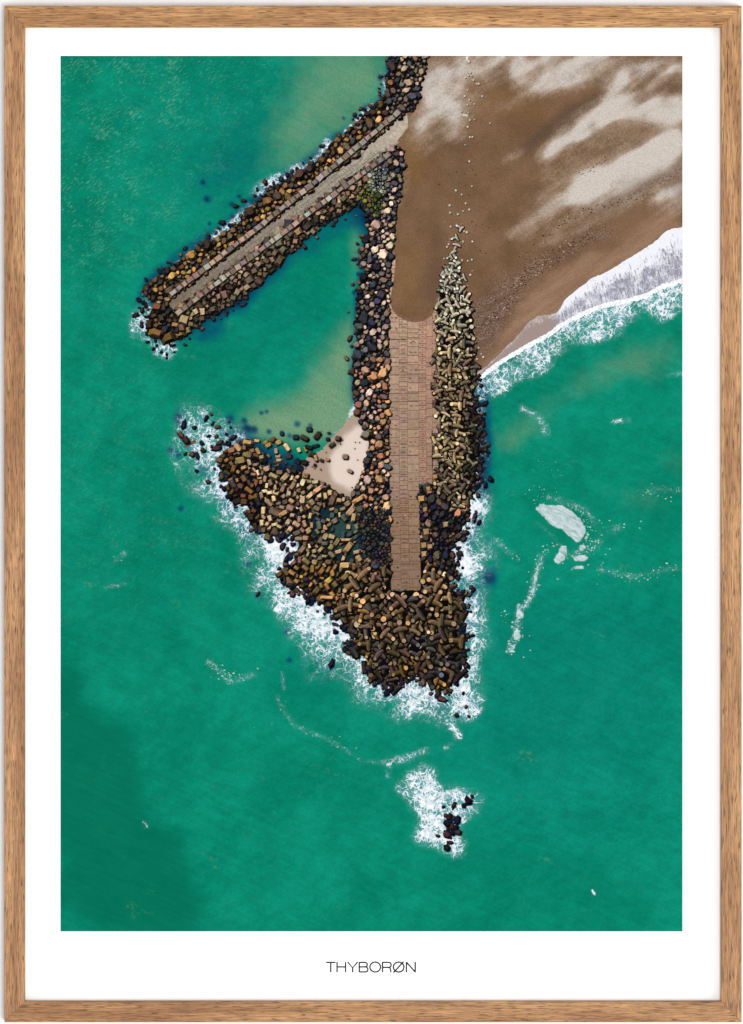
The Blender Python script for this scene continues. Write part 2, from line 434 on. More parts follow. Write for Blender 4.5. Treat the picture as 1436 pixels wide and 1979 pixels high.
def rail(x0, y0, x1, y1, wd, tint, label):
    """outer edge runs (x0,y0) -> (x1,y1) clockwise round the frame; wd = face width at both ends"""
    ax, az = LX(x0), LZ(y0); bx, bz = LX(x1), LZ(y1)
    L = math.hypot(bx - ax, bz - az); ang = math.atan2(bz - az, bx - ax)
    W, wa, wb = wd[0] * S, wd[1] * S, wd[2] * S
    ch = .00042; gap = .00006
    # cross-section (distance from outer edge, depth); lip runs behind the paper edge
    prof = [(0, BACK), (0, FRONT + ch), (ch, FRONT), (W - ch, FRONT), (W, FRONT + ch), (W, BACK)]
    v = []
    for t, y in prof: v.append((wa * t / W + gap, y, -t))
    for t, y in prof: v.append((L - wb * t / W - gap, y, -t))
    n = len(prof)
    f = [(i, i + 1, n + i + 1, n + i) for i in range(n - 1)] + [(n - 1, 0, n, 2 * n - 1), tuple(range(n))[::-1], tuple(range(n, 2 * n))]
    # extra cuts along the length keep the grain's face slightly uneven
    o = new_mesh_obj('frame_rail', v, f, OAK, root)
    o.location = (ax, 0, az); o.rotation_euler = (0, -ang, 0)
    o.color = (*tint, 1); o['label'] = label
    return o
def fleck(parent, u, v, ln, wd):
    p = [(u, -v), (u + ln * .3, -v + wd), (u + ln * .75, -v + wd * .8), (u + ln, -v), (u + ln * .7, -v - wd * .4), (u + ln * .25, -v - wd * .5)]
    m = bpy.data.materials.get('dark_wood_fleck')
    if not m:
        k = NT('dark_wood_fleck', .7, .1); m = k.out((.060, .026, .012, 1))
    o = new_mesh_obj('dark_fleck', [(a * S, FRONT - 2e-5, b * S) for a, b in p], [tuple(range(6))], m, parent)
TW, RW, BW, LW = IY0 - FY0, FX1 - IX1, FY1 - IY1, IX0 - FX0
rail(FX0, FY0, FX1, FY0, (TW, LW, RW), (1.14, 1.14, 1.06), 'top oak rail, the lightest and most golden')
fleck(rail(FX1, FY0, FX1, FY1, (RW, TW, BW), (1.0, 1.0, 1.0), 'right oak rail with one long dark fleck near its top'), 76, 27, 72, 1.3)
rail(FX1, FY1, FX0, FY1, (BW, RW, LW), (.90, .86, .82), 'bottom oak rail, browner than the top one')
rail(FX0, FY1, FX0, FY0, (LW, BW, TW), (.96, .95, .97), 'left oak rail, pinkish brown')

# ---- poster paper
pm = NT('poster_paper', .8, .1)
paper_m = pm.out(pm.mix(pm.noise(pm.px(), .3, 3), (.905, .905, .905, 1), (.925, .925, .925, 1)))
sheet = box('poster_paper', LX(IX0 - 6) + 0, LX(IX1 + 6), 0.0, 0.0006, LZ(IY1 + 6), LZ(IY0 - 6), paper_m, root)
# paper edges tuck into a rebate behind the rails, so the sheet is cut to the opening
for vv in sheet.data.vertices:
    vv.co.x = LX(IX0) + 2e-5 if vv.co.x < 0 else LX(IX1) - 2e-5
    vv.co.z = LZ(IY1) + 2e-5 if vv.co.z < .3 else LZ(IY0) - 2e-5
sheet['label'] = 'white poster paper with a wide blank margin'

# ---- lettering
let_m = NT('black_print_ink', .6, .2); let_m = let_m.out((.006, .006, .006, 1))
Lt = Ink(-4e-5)
Z = 5.983
def stroke(pts, wd=16.5, closed=False):
    P = [np.array((600 + x / Z, 1830 + y / Z)) for x, y in pts]; h = wd / Z / 2
    n = len(P); rng_ = range(n if closed else n - 1)
    off = []
    for i in range(n):
        a = P[i - 1] if (i > 0 or closed) else P[i]; b = P[(i + 1) % n] if (i < n - 1 or closed) else P[i]
        d = b - a; d = d / np.hypot(*d); off.append(np.array((-d[1], d[0])) * h)
    for i in rng_:
        j = (i + 1) % n
        Lt.poly([P[i] + off[i], P[j] + off[j], P[j] - off[j], P[i] - off[i]], (5, 5, 5), stroke.k)
    stroke.k += .25
stroke.k = 0
def arc(cx, cy, rx, ry, a0, a1, n=14):
    return [(cx + rx * math.cos(math.radians(a0 + (a1 - a0) * i / n)), cy + ry * math.sin(math.radians(a0 + (a1 - a0) * i / n))) for i in range(n + 1)]
stroke([(180, 179), (292, 179)]); stroke([(235, 183), (235, 294)])
stroke([(308, 174), (308, 294)]); stroke([(406, 174), (406, 294)]); stroke([(312, 231), (402, 231)])
stroke([(431, 175), (488, 241), (546, 175)]); stroke([(488, 240), (488, 294)])
stroke([(565, 174), (565, 294)]); stroke([(569, 179), (628, 179)] + arc(630, 205, 27, 26, -85, 85) + [(628, 231), (569, 231)])
stroke([(600, 231), (632, 231)] + arc(634, 260, 30, 29, -85, 85) + [(632, 289), (569, 289)])
stroke(arc(749, 233, 61, 57, 0, 360, 40)[:-1], closed=True)
stroke([(834, 174), (834, 294)]); stroke([(838, 179), (905, 179)] + arc(906, 208, 27, 29, -85, 85) + [(905, 237), (838, 237)])
stroke([(900, 237), (915, 240), (924, 250), (927, 270), (931, 294)])
stroke(arc(1020, 233, 61, 57, 0, 360, 40)[:-1], closed=True); stroke([(959, 298), (1078, 170)])
stroke([(1110, 174), (1110, 294)]); stroke([(1110, 176), (1212, 291)]); stroke([(1212, 174), (1212, 294)])
lo = Lt.build('lettering', let_m, root, 'thin black capitals reading THYBORØN')

# ----------------------------------------------------------------- printed picture
PH = -3e-5
base_m = NT('picture_base_ink', .95, .0); base_m = base_m.out(ink((10, 110, 92)))
photo = new_mesh_obj('printed_photo', [(LX(PX0), PH, LZ(PY1)), (LX(PX1), PH, LZ(PY1)), (LX(PX1), PH, LZ(PY0)), (LX(PX0), PH, LZ(PY0))], [(0, 1, 2, 3)], base_m, root)
photo['label'] = 'aerial colour photograph of a forked stone breakwater printed on the paper'

# ---- sea
near = gauss(np.clip(sum(inside(p, GX, GY) for p in ROCKMASS), 0, 1).astype(float), 13)
land = gauss(np.clip(sum(inside(p, GX, GY) for p in ROCKMASS + [BEACH, SPIT, PIER]), 0, 1).astype(float), 11)
def wet(x, y):
    """stones at the water's edge are wet and dark"""
    j = int(min(max((y - PY0) / STEP, 0), GX.shape[0] - 1)); i = int(min(max((x - PX0) / STEP, 0), GX.shape[1] - 1))
    return .64 + .36 * min(1, max(0, (land[j, i] - .52) / .36))
near2 = gauss(np.clip(sum(inside(p, GX, GY) for p in ROCKMASS), 0, 1).astype(float), 5)
f_shal = (0.66 * fpoly([(590, 108), (760, 100), (770, 190), (640, 280), (580, 335), (540, 330), (500, 300), (530, 240), (580, 180)], 38)
          + 0.85 * fpoly([(690, 560), (690, 830), (560, 850), (460, 850), (450, 800), (560, 770), (620, 720), (655, 640)], 22)
          + .45 * fblob(690, 480, 20, 60) + .45 * fblob(645, 810, 40, 30)
          + .42 * fblob(1000, 840, 60, 26, -.5) + .32 * fblob(1150, 730, 130, 30, -.45) + .30 * fblob(1260, 700, 70, 40)
          + .22 * fblob(1230, 965, 70, 25, .2) + .2 * fblob(1300, 900, 30, 40) + .28 * fblob(560, 830, 90, 22))
f_dark = (0.95 * fpoly([(100, 1290), (160, 1300), (200, 1370), (240, 1400), (255, 1440), (265, 1500), (300, 1550), (320, 1600), (345, 1640), (350, 1690), (385, 1720), (395, 1780), (440, 1810), (100, 1810)], 20, 2.2)
          + .25 * fblob(150, 1200, 60, 90))
f_deep = np.clip(near * 1.7, 0, 1) * .8 + .36 * fline([(262, 590), (300, 525), (360, 478), (450, 425), (500, 375), (570, 330), (650, 262)], 13) + .5 * fline([(935, 740), (942, 850), (936, 940), (915, 1000), (900, 1080), (915, 1150), (905, 1230)], 12) + .45 * fline([(345, 800), (370, 870), (430, 960), (480, 1040)], 16) + .4 * fline([(740, 1345), (800, 1330), (860, 1365)], 16) + .35 * fblob(440, 330, 110, 60, -.6) + .3 * fblob(480, 200, 60, 90) * .6
f_deep += .75 * fpoly([(380, 630), (470, 575), (560, 500), (690, 400), (720, 430), (660, 450), (600, 490), (500, 570), (420, 640), (360, 690)], 12)  # spur's shadow on the sheltered water, inked as dark blue
for x, y, r in [(392, 352, 5), (400, 385, 7), (448, 395, 6), (462, 380, 5), (450, 420, 5), (405, 432, 4), (706, 212, 7), (686, 230, 5), (664, 228, 4), (735, 150, 6), (498, 1150, 8), (556, 1220, 8), (560, 1276, 7), (945, 1117, 16), (480, 1090, 8),
                (692, 530, 4), (684, 566, 4), (505, 798, 5), (516, 795, 4), (575, 820, 8), (600, 822, 6), (545, 836, 5), (445, 808, 9), (478, 828, 8), (492, 830, 8), (610, 846, 6), (520, 834, 6), (560, 842, 7), (472, 812, 7), (970, 1332, 3), (350, 983, 7), (330, 870, 9), (345, 880, 8), (345, 810, 8)]:
    f_deep += .85 * fblob(x, y, r)
f_deep += .55 * fpoly([(600, 985), (690, 980), (700, 1090), (650, 1110), (610, 1060)], 8)
f_deep += .7 * fpoly([(455, 810), (500, 850), (560, 860), (600, 900), (560, 915), (500, 890), (440, 870), (420, 840)], 10)
f_deep += .35 * fpoly([(930, 730), (965, 760), (970, 900), (955, 1200), (920, 1200)], 20)
f_deep = np.clip(f_deep - .6 * fblob(640, 860, 60, 30), 0, 1)
core = 1.0 * np.clip(near2 * 2.2, 0, 1)
f_foam = .55 * fpoly(SURF_OUT, 12, 1.2) * (.60 + .42 * np.clip(gauss(near, 18) * 2.2, 0, 1))
for p, wgt, bl in [([(495, 1030), (575, 1033), (578, 1062), (560, 1097), (530, 1110), (520, 1075), (505, 1050)], .75, 6),
               ([(540, 1140), (580, 1132), (620, 1168), (652, 1178), (655, 1200), (690, 1222), (690, 1262), (650, 1240), (610, 1230), (575, 1205), (555, 1175)], .62, 7),
               ([(880, 1258), (900, 1276), (934, 1258), (930, 1290), (905, 1320), (930, 1340), (925, 1372), (890, 1400), (862, 1384), (875, 1335), (885, 1300)], .62, 6),
               ([(900, 960), (925, 945), (918, 990), (905, 1010), (900, 1035), (922, 1095), (915, 1130), (885, 1095), (872, 1060), (888, 1040), (898, 1005)], .75, 5),
               ([(355, 800), (400, 805), (425, 850), (445, 905), (450, 960), (425, 935), (390, 900), (362, 865)], .34, 10),
               ([(745, 1325), (790, 1308), (835, 1312), (860, 1350), (840, 1385), (780, 1380), (745, 1350)], .42, 10), ([(590, 1240), (660, 1240), (690, 1300), (650, 1315), (600, 1310)], .22, 12), ([(690, 1262), (722, 1316), (760, 1336), (730, 1350), (690, 1310), (660, 1270)], .28, 8),
               ([(900, 1150), (935, 1165), (945, 1210), (930, 1250), (893, 1240), (895, 1200)], .30, 8),
               ([(420, 960), (470, 975), (485, 1010), (480, 1060), (455, 1020)], .3, 8)]:
    f_foam += wgt * .72 * fpoly(p, bl + 2)
f_foam += .72 * fpoly([(268, 572), (250, 610), (262, 650), (300, 658), (296, 600)], 7) * .8
f_foam += .70 * fpoly([(296, 655), (336, 660), (345, 674), (325, 696), (290, 680)], 5)
f_foam += .58 * fpoly([(493, 364), (520, 340), (560, 322), (600, 300), (640, 262), (655, 262), (650, 285), (615, 320), (570, 350), (530, 374), (500, 392)], 6)
f_foam += .55 * fline([(415, 455), (450, 432), (482, 402)], 9) + .5 * fline([(660, 268), (700, 222), (735, 196), (745, 170), (742, 145)], 7)
f_foam += .42 * fline([(690, 780), (672, 815), (652, 836)], 8) + .35 * fblob(380, 480, 20, 10, -.6) + .32 * fblob(350, 505, 16, 9, -.6)
f_foam += .62 * fpoly(REEF_FOAM, 8) + .22 * fpoly([(800, 1500), (840, 1530), (870, 1590), (850, 1620), (820, 1570)], 10) + .3 * fblob(876, 1637, 9, 16)
f_foam += .50 * fpoly(BREAK + [(925, 735), (929, 758), (970, 762), (1004, 748), (1045, 734), (1062, 694), (1103, 673), (1133, 663), (1171, 663), (1195, 652), (1243, 615), (1270, 622), (1290, 629), (1319, 605)], 7)
f_foam += .25 * fline(BREAK, 16)
for pts, wd, a in [([(1046, 1076), (1034, 1120), (1028, 1148), (1016, 1170), (1003, 1178), (997, 1228), (986, 1257)], 8, .34),
                   ([(958, 1042), (975, 1060), (1000, 1080)], 6, .28), ([(750, 1472), (775, 1468), (800, 1460), (822, 1451)], 9, .34), ([(753, 1480), (750, 1500)], 6, .42),
                   ([(535, 1345), (545, 1368), (570, 1402), (640, 1432), (700, 1470), (745, 1475)], 6, .20), ([(405, 1280), (430, 1300), (440, 1318), (490, 1305)], 8, .26),
                   ([(1160, 1100), (1220, 1115), (1290, 1100), (1319, 1098)], 8, .18), ([(1290, 725), (1319, 722)], 6, .28), ([(1185, 815), (1215, 812)], 6, .36), ([(1045, 810), (1055, 835)], 10, .30),
                   ([(1010, 790), (1030, 800)], 9, .3), ([(1255, 945), (1319, 948)], 9, .18), ([(1060, 960), (1130, 985), (1150, 1010)], 9, .22), ([(1090, 1075), (1150, 1060), (1165, 1030), (1195, 1022)], 10, .22),
                   ([(225, 1085), (240, 1070)], 6, .35), ([(870, 1400), (885, 1418)], 8, .45), ([(1040, 1010), (1062, 1030), (1090, 1060)], 6, .15), ([(545, 1300), (548, 1330)], 4, .35), ([(205, 1135), (240, 1130)], 5, .3),
                   ([(1145, 1722), (1149, 1727)], 2.5, 1.0), ([(278, 1588), (284, 1598)], 3, .45), ([(860, 1445), (890, 1425)], 6, .3)]:
    f_foam += a * fline(pts, wd)
f_foam = np.clip(f_foam, 0, 1.3)
RAFT = [[(1034, 981), (1046, 973), (1064, 975), (1080, 977), (1103, 988), (1120, 1003), (1134, 1023), (1127, 1036), (1118, 1048), (1106, 1040), (1094, 1031), (1086, 1023), (1063, 1014), (1051, 997)],
          [(1080, 1070), (1084, 1058), (1096, 1054), (1099, 1064), (1095, 1084), (1080, 1090), (1069, 1085)], [(1122, 1055), (1132, 1050), (1138, 1058), (1130, 1065), (1122, 1062)],
          [(1111, 1080), (1122, 1072), (1134, 1074), (1140, 1078), (1126, 1086), (1113, 1088)], [(1100, 1103), (1112, 1097), (1126, 1094), (1124, 1100), (1108, 1103)],
          [(1136, 1026), (1138, 1030), (1139, 1045), (1133, 1044)], [(1034, 1108), (1040, 1106), (1040, 1120), (1033, 1136), (1028, 1150), (1031, 1125)], [(996, 1172), (1004, 1176), (1012, 1186), (1006, 1196), (998, 1190)], [(994, 1215), (1006, 1220), (1006, 1228), (998, 1236), (992, 1228)], [(1075, 1116), (1083, 1115), (1082, 1119), (1076, 1119)]]
f_raft = np.clip(sum(fpoly(p, 2.2, .35) for p in RAFT), 0, 1)
f_glint = np.clip(1.0 * fblob(180, 200, 230, 190) + .7 * fblob(160, 420, 160, 130) + .6 * fblob(380, 150, 160, 60) + .28 * fblob(200, 800, 160, 260) + .2 * fblob(300, 1050, 160, 120), 0, 1)
f_teal = np.clip(.8 * fblob(1080, 1380, 260, 260) + .5 * fblob(620, 1300, 100, 60) + .5 * fblob(1100, 1250, 200, 70) + .6 * fblob(430, 300, 130, 170) + .5 * fblob(520, 600, 120, 90), 0, 1)

def sea_mat():
    m = NT('printed_sea_ink', .95, .0); V = m.px()
    lo = m.noise(V, .006, 4, .6, .4); md = m.noise(m.mapping(V, .5, (1, 1, 1.7)), .03, 4, .6)
    c = m.mix(m.ss(lo, .34, .66), ink((6, 123, 98)), ink((12, 138, 112)))
    c = m.mix(m.math('MULTIPLY', m.attr('teal'), .55), c, ink((10, 122, 112)))
    c = m.gain(c, m.ss(md, .25, .75, .90, 1.10))
    wv = m.noise(m.mapping(V, .6, (.12, .3, .25)), 1, 4, .65)
    c = m.gain(c, m.ss(wv, .25, .75, .90, 1.10))
    dk = m.math('ADD', m.attr('dark'), m.math('MULTIPLY', m.math('SUBTRACT', m.noise(V, .018, 4, .6), .5), m.math('MULTIPLY', m.attr('dark'), 1.0)), clamp=True)
    c = m.mix(m.ss(dk, .05, 1.0, 0, .82), c, ink((5, 107, 83)))
    # sandy shallows
    sv = m.noise(V, .02, 4, .6)
    sh = m.ss(m.math('ADD', m.attr('shallow'), m.math('MULTIPLY', m.math('SUBTRACT', sv, .5), .6)), .05, 1.0)
    c = m.mix(sh, c, m.mix(m.ss(m.noise(V, .25, 3), .3, .7), ink((98, 146, 112)), ink((122, 156, 122))))
    # faint tan scum
    tn = m.math('MULTIPLY', m.ss(m.noise(m.mapping(V, -.3, (1, 1, 2)), .011, 5, .65), .60, .74), m.ss(m.noise(V, .12, 3), .45, .65))
    c = m.mix(m.math('MULTIPLY', tn, .5), c, ink((92, 146, 104)))
    sw_ = m.noise(m.warp(m.mapping(V, -.42, (.012, .1, .11)), 1.0, .5), 1, 4, .6)
    c = m.gain(c, m.ss(sw_, .25, .75, .93, 1.07))
    # dark blue water over submerged stones, and the breakwater's shadow inked into it
    dp = m.math('ADD', m.attr('deep'), m.math('MULTIPLY', m.math('SUBTRACT', m.noise(V, .05, 4, .6), .5), .5))
    c = m.mix(m.ss(dp, .10, .75, 0, .82), c, ink((6, 80, 106)))
    c = m.mix(m.ss(dp, .55, 1.1, 0, .85), c, ink((8, 40, 74)))
    # wave glints
    g = m.noise(m.warp(m.mapping(V, .62, (.11, .3, .34)), .6, .5), 1, 3, .6)
    gm = m.noise(V, .022, 3)
    gs = m.math('MULTIPLY', m.ss(m.math('ADD', g, m.math('MULTIPLY', gm, .5)), .79, .98), m.attr('glint'))
    c = m.mix(m.math('MULTIPLY', gs, .5), c, ink((112, 178, 150)))
    # foam: a web of thin threads that closes up where the surf is dense
    W = m.warp(V, .022, 30)
    l1 = m.ridge(m.noise(W, .050, 2, .45), 13); l2 = m.ridge(m.noise(W, .105, 2, .45), 11); l3 = m.ridge(m.noise(W, .21, 1, .5), 8)
    web = m.math('MAXIMUM', m.math('MAXIMUM', l1, m.math('MULTIPLY', l2, .95)), m.math('MULTIPLY', l3, .62))
    brk = m.noise(V, .024, 4, .6); brk2 = m.noise(V, .11, 4, .6)
    on = m.ss(m.attr('foam'), .04, .35, 0, 1)
    fo = m.math('ADD', m.attr('foam'), m.math('MULTIPLY', m.math('SUBTRACT', brk, .5), m.math('MULTIPLY', on, 1.5)))
    fo = m.math('ADD', fo, m.math('MULTIPLY', m.math('SUBTRACT', brk2, .5), m.math('MULTIPLY', on, .5)))
    x = m.math('ADD', web, fo)
    mask = m.ss(x, .98, 1.45)
    milk = m.math('MULTIPLY', m.ss(fo, .02, .75, 0, .66), m.ss(m.noise(W, .045, 4, .6), .32, .6, .35, 1))
    c = m.mix(milk, c, ink((114, 168, 184)))
    c = m.mix(m.math('MULTIPLY', mask, m.ss(fo, .1, .7, .55, .95)), c, m.mix(m.ss(brk2, .35, .62), ink((196, 212, 222)), ink((248, 250, 253))))
    c = m.mix(m.math('MULTIPLY', m.ss(fo, .80, 1.25), m.ss(brk2, .30, .5, .75, 1)), c, ink((244, 247, 251)))
    rs = m.noise(m.warp(m.mapping(V, -.5, (.05, .2, .16)), .6, .8), 1, 4, .65)
    rf = m.math('ADD', m.attr('raft'), m.math('MULTIPLY', m.math('SUBTRACT', m.noise(V, .17, 4, .65), .5), .9))
    c = m.mix(m.math('MULTIPLY', m.ss(rf, .30, .72), m.ss(rs, .25, .6, .60, .90)), c, m.mix(m.ss(rs, .3, .7), ink((176, 198, 200)), ink((220, 226, 230))))
    gr = m.noise(V, .5, 3, .6)
    c = m.gain(c, m.ss(gr, .2, .8, .92, 1.08))
    return m.out(c)
beach_in = inside(BEACH, GX, GY)
sea = grid_obj('printed_sea', np.ones_like(beach_in), PH - 3e-5, sea_mat(), photo,
               dict(shallow=f_shal, dark=f_dark, deep=f_deep, foam=f_foam, raft=f_raft, glint=f_glint, teal=f_teal))
sea['label'] = 'green printed sea with white surf around the stones'

# ---- beach
NB1, NB2 = nrot(60, 12, -.55), nrot(26, 6, -.55)
def bpoly(poly, blur):
    o = NB1 * 4 + NB2 * 3
    m_ = np.clip((GX - 900) / 40, 0, 1)
    return gauss(inside(poly, GX + o * .5 * m_ + WXF * .7 * (1 - m_), GY + o * m_ + WYF * .7 * (1 - m_)).astype(float), blur)
f_dry = np.zeros_like(GX)
for p, a, b in [([(826, 106), (910, 106), (905, 190), (895, 240), (882, 282), (868, 272), (858, 215), (835, 232), (800, 268), (797, 230), (806, 204)], .80, 11),
                ([(905, 106), (985, 106), (985, 130), (960, 122), (930, 150), (912, 150)], .62, 8),
                ([(985, 106), (1235, 106), (1180, 128), (1150, 152), (1110, 174), (1060, 182), (1010, 176), (985, 150)], .80, 9),
                ([(1205, 122), (1240, 108), (1319, 108), (1319, 138), (1275, 146), (1240, 165), (1225, 190), (1250, 205), (1319, 178), (1319, 240), (1270, 240), (1220, 225), (1180, 232), (1140, 258), (1095, 285), (1060, 318), (1038, 312), (1062, 258), (1110, 225), (1150, 200), (1172, 160)], .95, 7),
                ([(1319, 262), (1270, 272), (1220, 288), (1190, 303), (1150, 328), (1110, 350), (1080, 380), (1090, 395), (1140, 392), (1200, 372), (1245, 345), (1290, 325), (1319, 300)], .85, 7),
                ([(1085, 375), (1060, 398), (1030, 418), (990, 443), (982, 462), (1010, 455), (1050, 425), (1090, 392)], .42, 7),
                ([(1319, 353), (1290, 360), (1265, 382), (1256, 402), (1319, 388)], .62, 6), ([(950, 318), (985, 288), (1010, 274), (1014, 290), (980, 306)], .75, 5),
                ([(800, 250), (830, 240), (850, 290), (800, 300)], .25, 10), ([(780, 330), (790, 330), (778, 410), (770, 410)], .3, 4)]:
    f_dry += a * bpoly(p, b + 2)
f_dry = f_dry ** .85 * np.clip(1.0 + (.20 * NB2 + .15 * NB1) * np.clip((GX - 900) / 60, .25, 1) + .10 * nfield(8), .4, 1.35)
f_dry += np.clip(.10 * NB1 + .10 * nrot(90, 16, -.55), 0, .25) * np.clip((GX - 930) / 60, 0, 1) * (GY < 480)
f_dry += .30 * fpoly([(1040, 330), (1100, 240), (1200, 190), (1319, 170), (1319, 400), (1180, 400), (1080, 430), (1000, 440)], 26) + .16 * fpoly([(826, 106), (1200, 106), (1000, 180), (900, 260), (800, 270)], 20)
f_wet = fpoly([(925, 735), (930, 700), (960, 650), (1000, 598), (1080, 530), (1180, 470), (1250, 430), (1319, 395), (1319, 560), (1100, 640)], 6)
f_grav = np.clip(fpoly([(905, 600), (960, 540), (1050, 490), (1150, 435), (1175, 450), (1060, 522), (985, 605), (940, 680), (915, 690)], 9) + .8 * fpoly([(1090, 405), (1200, 378), (1319, 312), (1319, 352), (1230, 388), (1130, 424)], 7), 0, 1)
f_drk = np.clip(1.1 * fpoly([(985, 285), (1060, 235), (1120, 195), (1160, 176), (1165, 190), (1090, 240), (1020, 285)], 7) + .55 * fblob(965, 140, 28, 22) + .45 * fblob(845, 460, 14, 90) + .35 * fblob(880, 330, 20, 60) + .4 * fblob(835, 560, 16, 60) + .55 * fline([(1260, 135), (1200, 128), (1160, 160)], 12) + .3 * fblob(1280, 170, 30, 16), 0, 1)
f_gold = np.clip(fblob(800, 300, 25, 60) + .8 * fblob(790, 540, 22, 80) + .6 * fblob(1000, 200, 80, 40) + .5 * fline([(980, 560), (1060, 500), (1150, 440)], 14), 0, 1)
def beach_mat():
    m = NT('printed_sand_ink', .95, .0); V = m.px()
    lo = m.noise(V, .012, 4, .6)
    c = m.mix(m.ss(lo, .3, .7), ink((108, 82, 60)), ink((128, 99, 74)))
    c = m.mix(m.math('MULTIPLY', m.attr('gold'), .55), c, ink((128, 94, 52)))
    c = m.mix(m.math('MULTIPLY', m.attr('wet'), .8), c, m.mix(m.ss(m.noise(m.mapping(V, .6, (.01, .05, .05)), 1, 3), .3, .7), ink((138, 106, 84)), ink((158, 126, 102))))
    c = m.mix(m.math('MULTIPLY', m.attr('dark'), .65), c, ink((86, 68, 58)))
    st = m.noise(m.warp(m.mapping(V, .62, (.014, .08, .06)), 1.2, .5), 1, 5, .65); fl = m.noise(V, .07, 5, .7); rip = m.noise(m.mapping(V, -.95, (.02, .1, .17)), 1, 3, .6)
    dry = m.math('ADD', m.attr('dry'), m.math('MULTIPLY', m.math('SUBTRACT', st, .5), 1.15))
    dry = m.math('ADD', dry, m.math('MULTIPLY', m.math('SUBTRACT', fl, .5), .55))
    dry = m.math('ADD', dry, m.math('MULTIPLY', m.math('SUBTRACT', rip, .5), .22))
    gs1 = m.noise(V, .35, 2, .6)
    dry = m.math('ADD', dry, m.math('MULTIPLY', m.math('SUBTRACT', gs1, .5), .7))
    dry = m.math('ADD', dry, m.math('MULTIPLY', m.math('SUBTRACT', m.noise(V, .03, 3, .6), .5), .5))
    dm = m.math('MULTIPLY', m.ss(dry, -.02, 1.2), m.ss(m.attr('dry'), .02, .25))
    c = m.mix(m.math('MULTIPLY', dm, .92), c, m.mix(m.ss(m.attr('dry'), .55, .95), ink((184, 164, 146)), ink((208, 198, 189))))
    sp = m.noise(V, .42, 2, .6); sp2 = m.noise(V, .22, 2, .6)
    gv = m.math('MULTIPLY', m.attr('gravel'), m.ss(m.noise(m.mapping(V, .6, (.015, .06, .06)), 1, 4, .6), .35, .6))
    c = m.mix(m.math('MULTIPLY', m.attr('gravel'), .45), c, ink((96, 74, 66)))
    c = m.mix(m.math('MULTIPLY', gv, m.ss(sp, .45, .68, 0, .75)), c, ink((160, 138, 126)))
    c = m.mix(m.math('MULTIPLY', gv, m.ss(sp2, .58, .68, 0, .8)), c, ink((58, 42, 38)))
    c = m.gain(c, m.ss(sp, .25, .75, .84, 1.16)); c = m.gain(c, m.ss(m.noise(V, .9, 1), .25, .75, .93, 1.07))
    return m.out(c)
beach = grid_obj('printed_beach', beach_in, PH - 1.5e-4, beach_mat(), photo, dict(dry=f_dry, wet=f_wet, gravel=f_grav, dark=f_drk, gold=f_gold))
beach['label'] = 'brown printed beach with pale streaks of dry sand'

def spit_mat():
    m = NT('printed_pale_sand_ink', .95, .0); V = m.px()
    c = m.mix(m.ss(m.math('ADD', m.attr('pale'), m.math('MULTIPLY', m.math('SUBTRACT', m.noise(V, .05, 4), .5), .5)), .1, .8), ink((172, 150, 132)), ink((222, 205, 193)))
    return m.out(m.gain(c, m.ss(m.noise(V, .45, 2), .25, .75, .95, 1.05)))
spit = grid_obj('printed_sandbank', inside(SPIT, GX, GY), PH - 6e-5, spit_mat(), photo, dict(pale=fpoly([(700, 820), (670, 840), (640, 875), (615, 905), (640, 940), (690, 960), (720, 900)], 9)))
spit['label'] = 'small pale printed sandbank inside the fork'

# ---- general printed-shape material: colour per shape, a little grain
def shape_mat():
    m = NT('printed_stone_ink', .95, .0); V = m.px()
    c = m.attr('ink', True)
    c = m.gain(c, m.ss(m.noise(V, .16, 4, .65), .25, .75, .78, 1.22)); c = m.gain(c, m.ss(m.noise(V, .6, 2), .25, .75, .90, 1.10))
    return m.out(c)
SM = shape_mat()
YB = PH - 5.0e-5

I = Ink(PH - 1.6e-4)
for (x0, y0), (x1, y1) in zip(TONGUE[:-1], TONGUE[1:]):
    for j in range(3):
        t0, t1 = j / 3, (j + 1) / 3; q0 = (x0 + (x1 - x0) * t0, y0 + (y1 - y0) * t0); q1 = (x0 + (x1 - x0) * t1, y0 + (y1 - y0) * t1)
        L_ = math.hypot(q1[0] - q0[0], q1[1] - q0[1]); nx, ny = -(q1[1] - q0[1]) / L_, (q1[0] - q0[0]) / L_
        I.poly([(q0[0] - nx * 2.4, q0[1] - ny * 2.4), (q1[0] - nx * 2.4, q1[1] - ny * 2.4), (q1[0] + nx * 3, q1[1] + ny * 3), (q0[0] + nx * 3, q0[1] + ny * 3)], (122, 92, 68), j * .2)
I.build('printed_sand_edge', SM, photo, 'rounded brown sand edge lying across the pier')
# ---- swash and breaker line on the shore
def resample(pts, n):
    P = np.asarray(pts, float); d = np.r_[0, np.cumsum(np.hypot(*np.diff(P, axis=0).T))]
    t = np.linspace(0, d[-1], n); return np.stack([np.interp(t, d, P[:, 0]), np.interp(t, d, P[:, 1])], 1)
NA = 220
A = resample(SHORE, NA); B = resample(BREAK, NA)
_n = np.convolve(rng.normal(0, 1, NA + 8), np.ones(9) / 3, 'valid'); A[:, 1] += _n * 1.1; A[:, 0] += _n * .4
A[0] = (1318.8, 437); B[0] = (1318.8, 543); A[:, 0] = np.minimum(A[:, 0], 1318.8)
NV = 14
v = []; uu = []; vv_ = []; ff = []
for i in range(NA):
    for j in range(NV):
        t = j / (NV - 1); p = A[i] * (1 - t) + B[i] * t
        v.append((LX(p[0]), PH - 1.7e-4, LZ(p[1]))); uu.append(i / NA); vv_.append(t)
for i in range(NA - 1):
    for j in range(NV - 1):
        a = i * NV + j; ff.append((a, a + 1, a + NV + 1, a + NV))
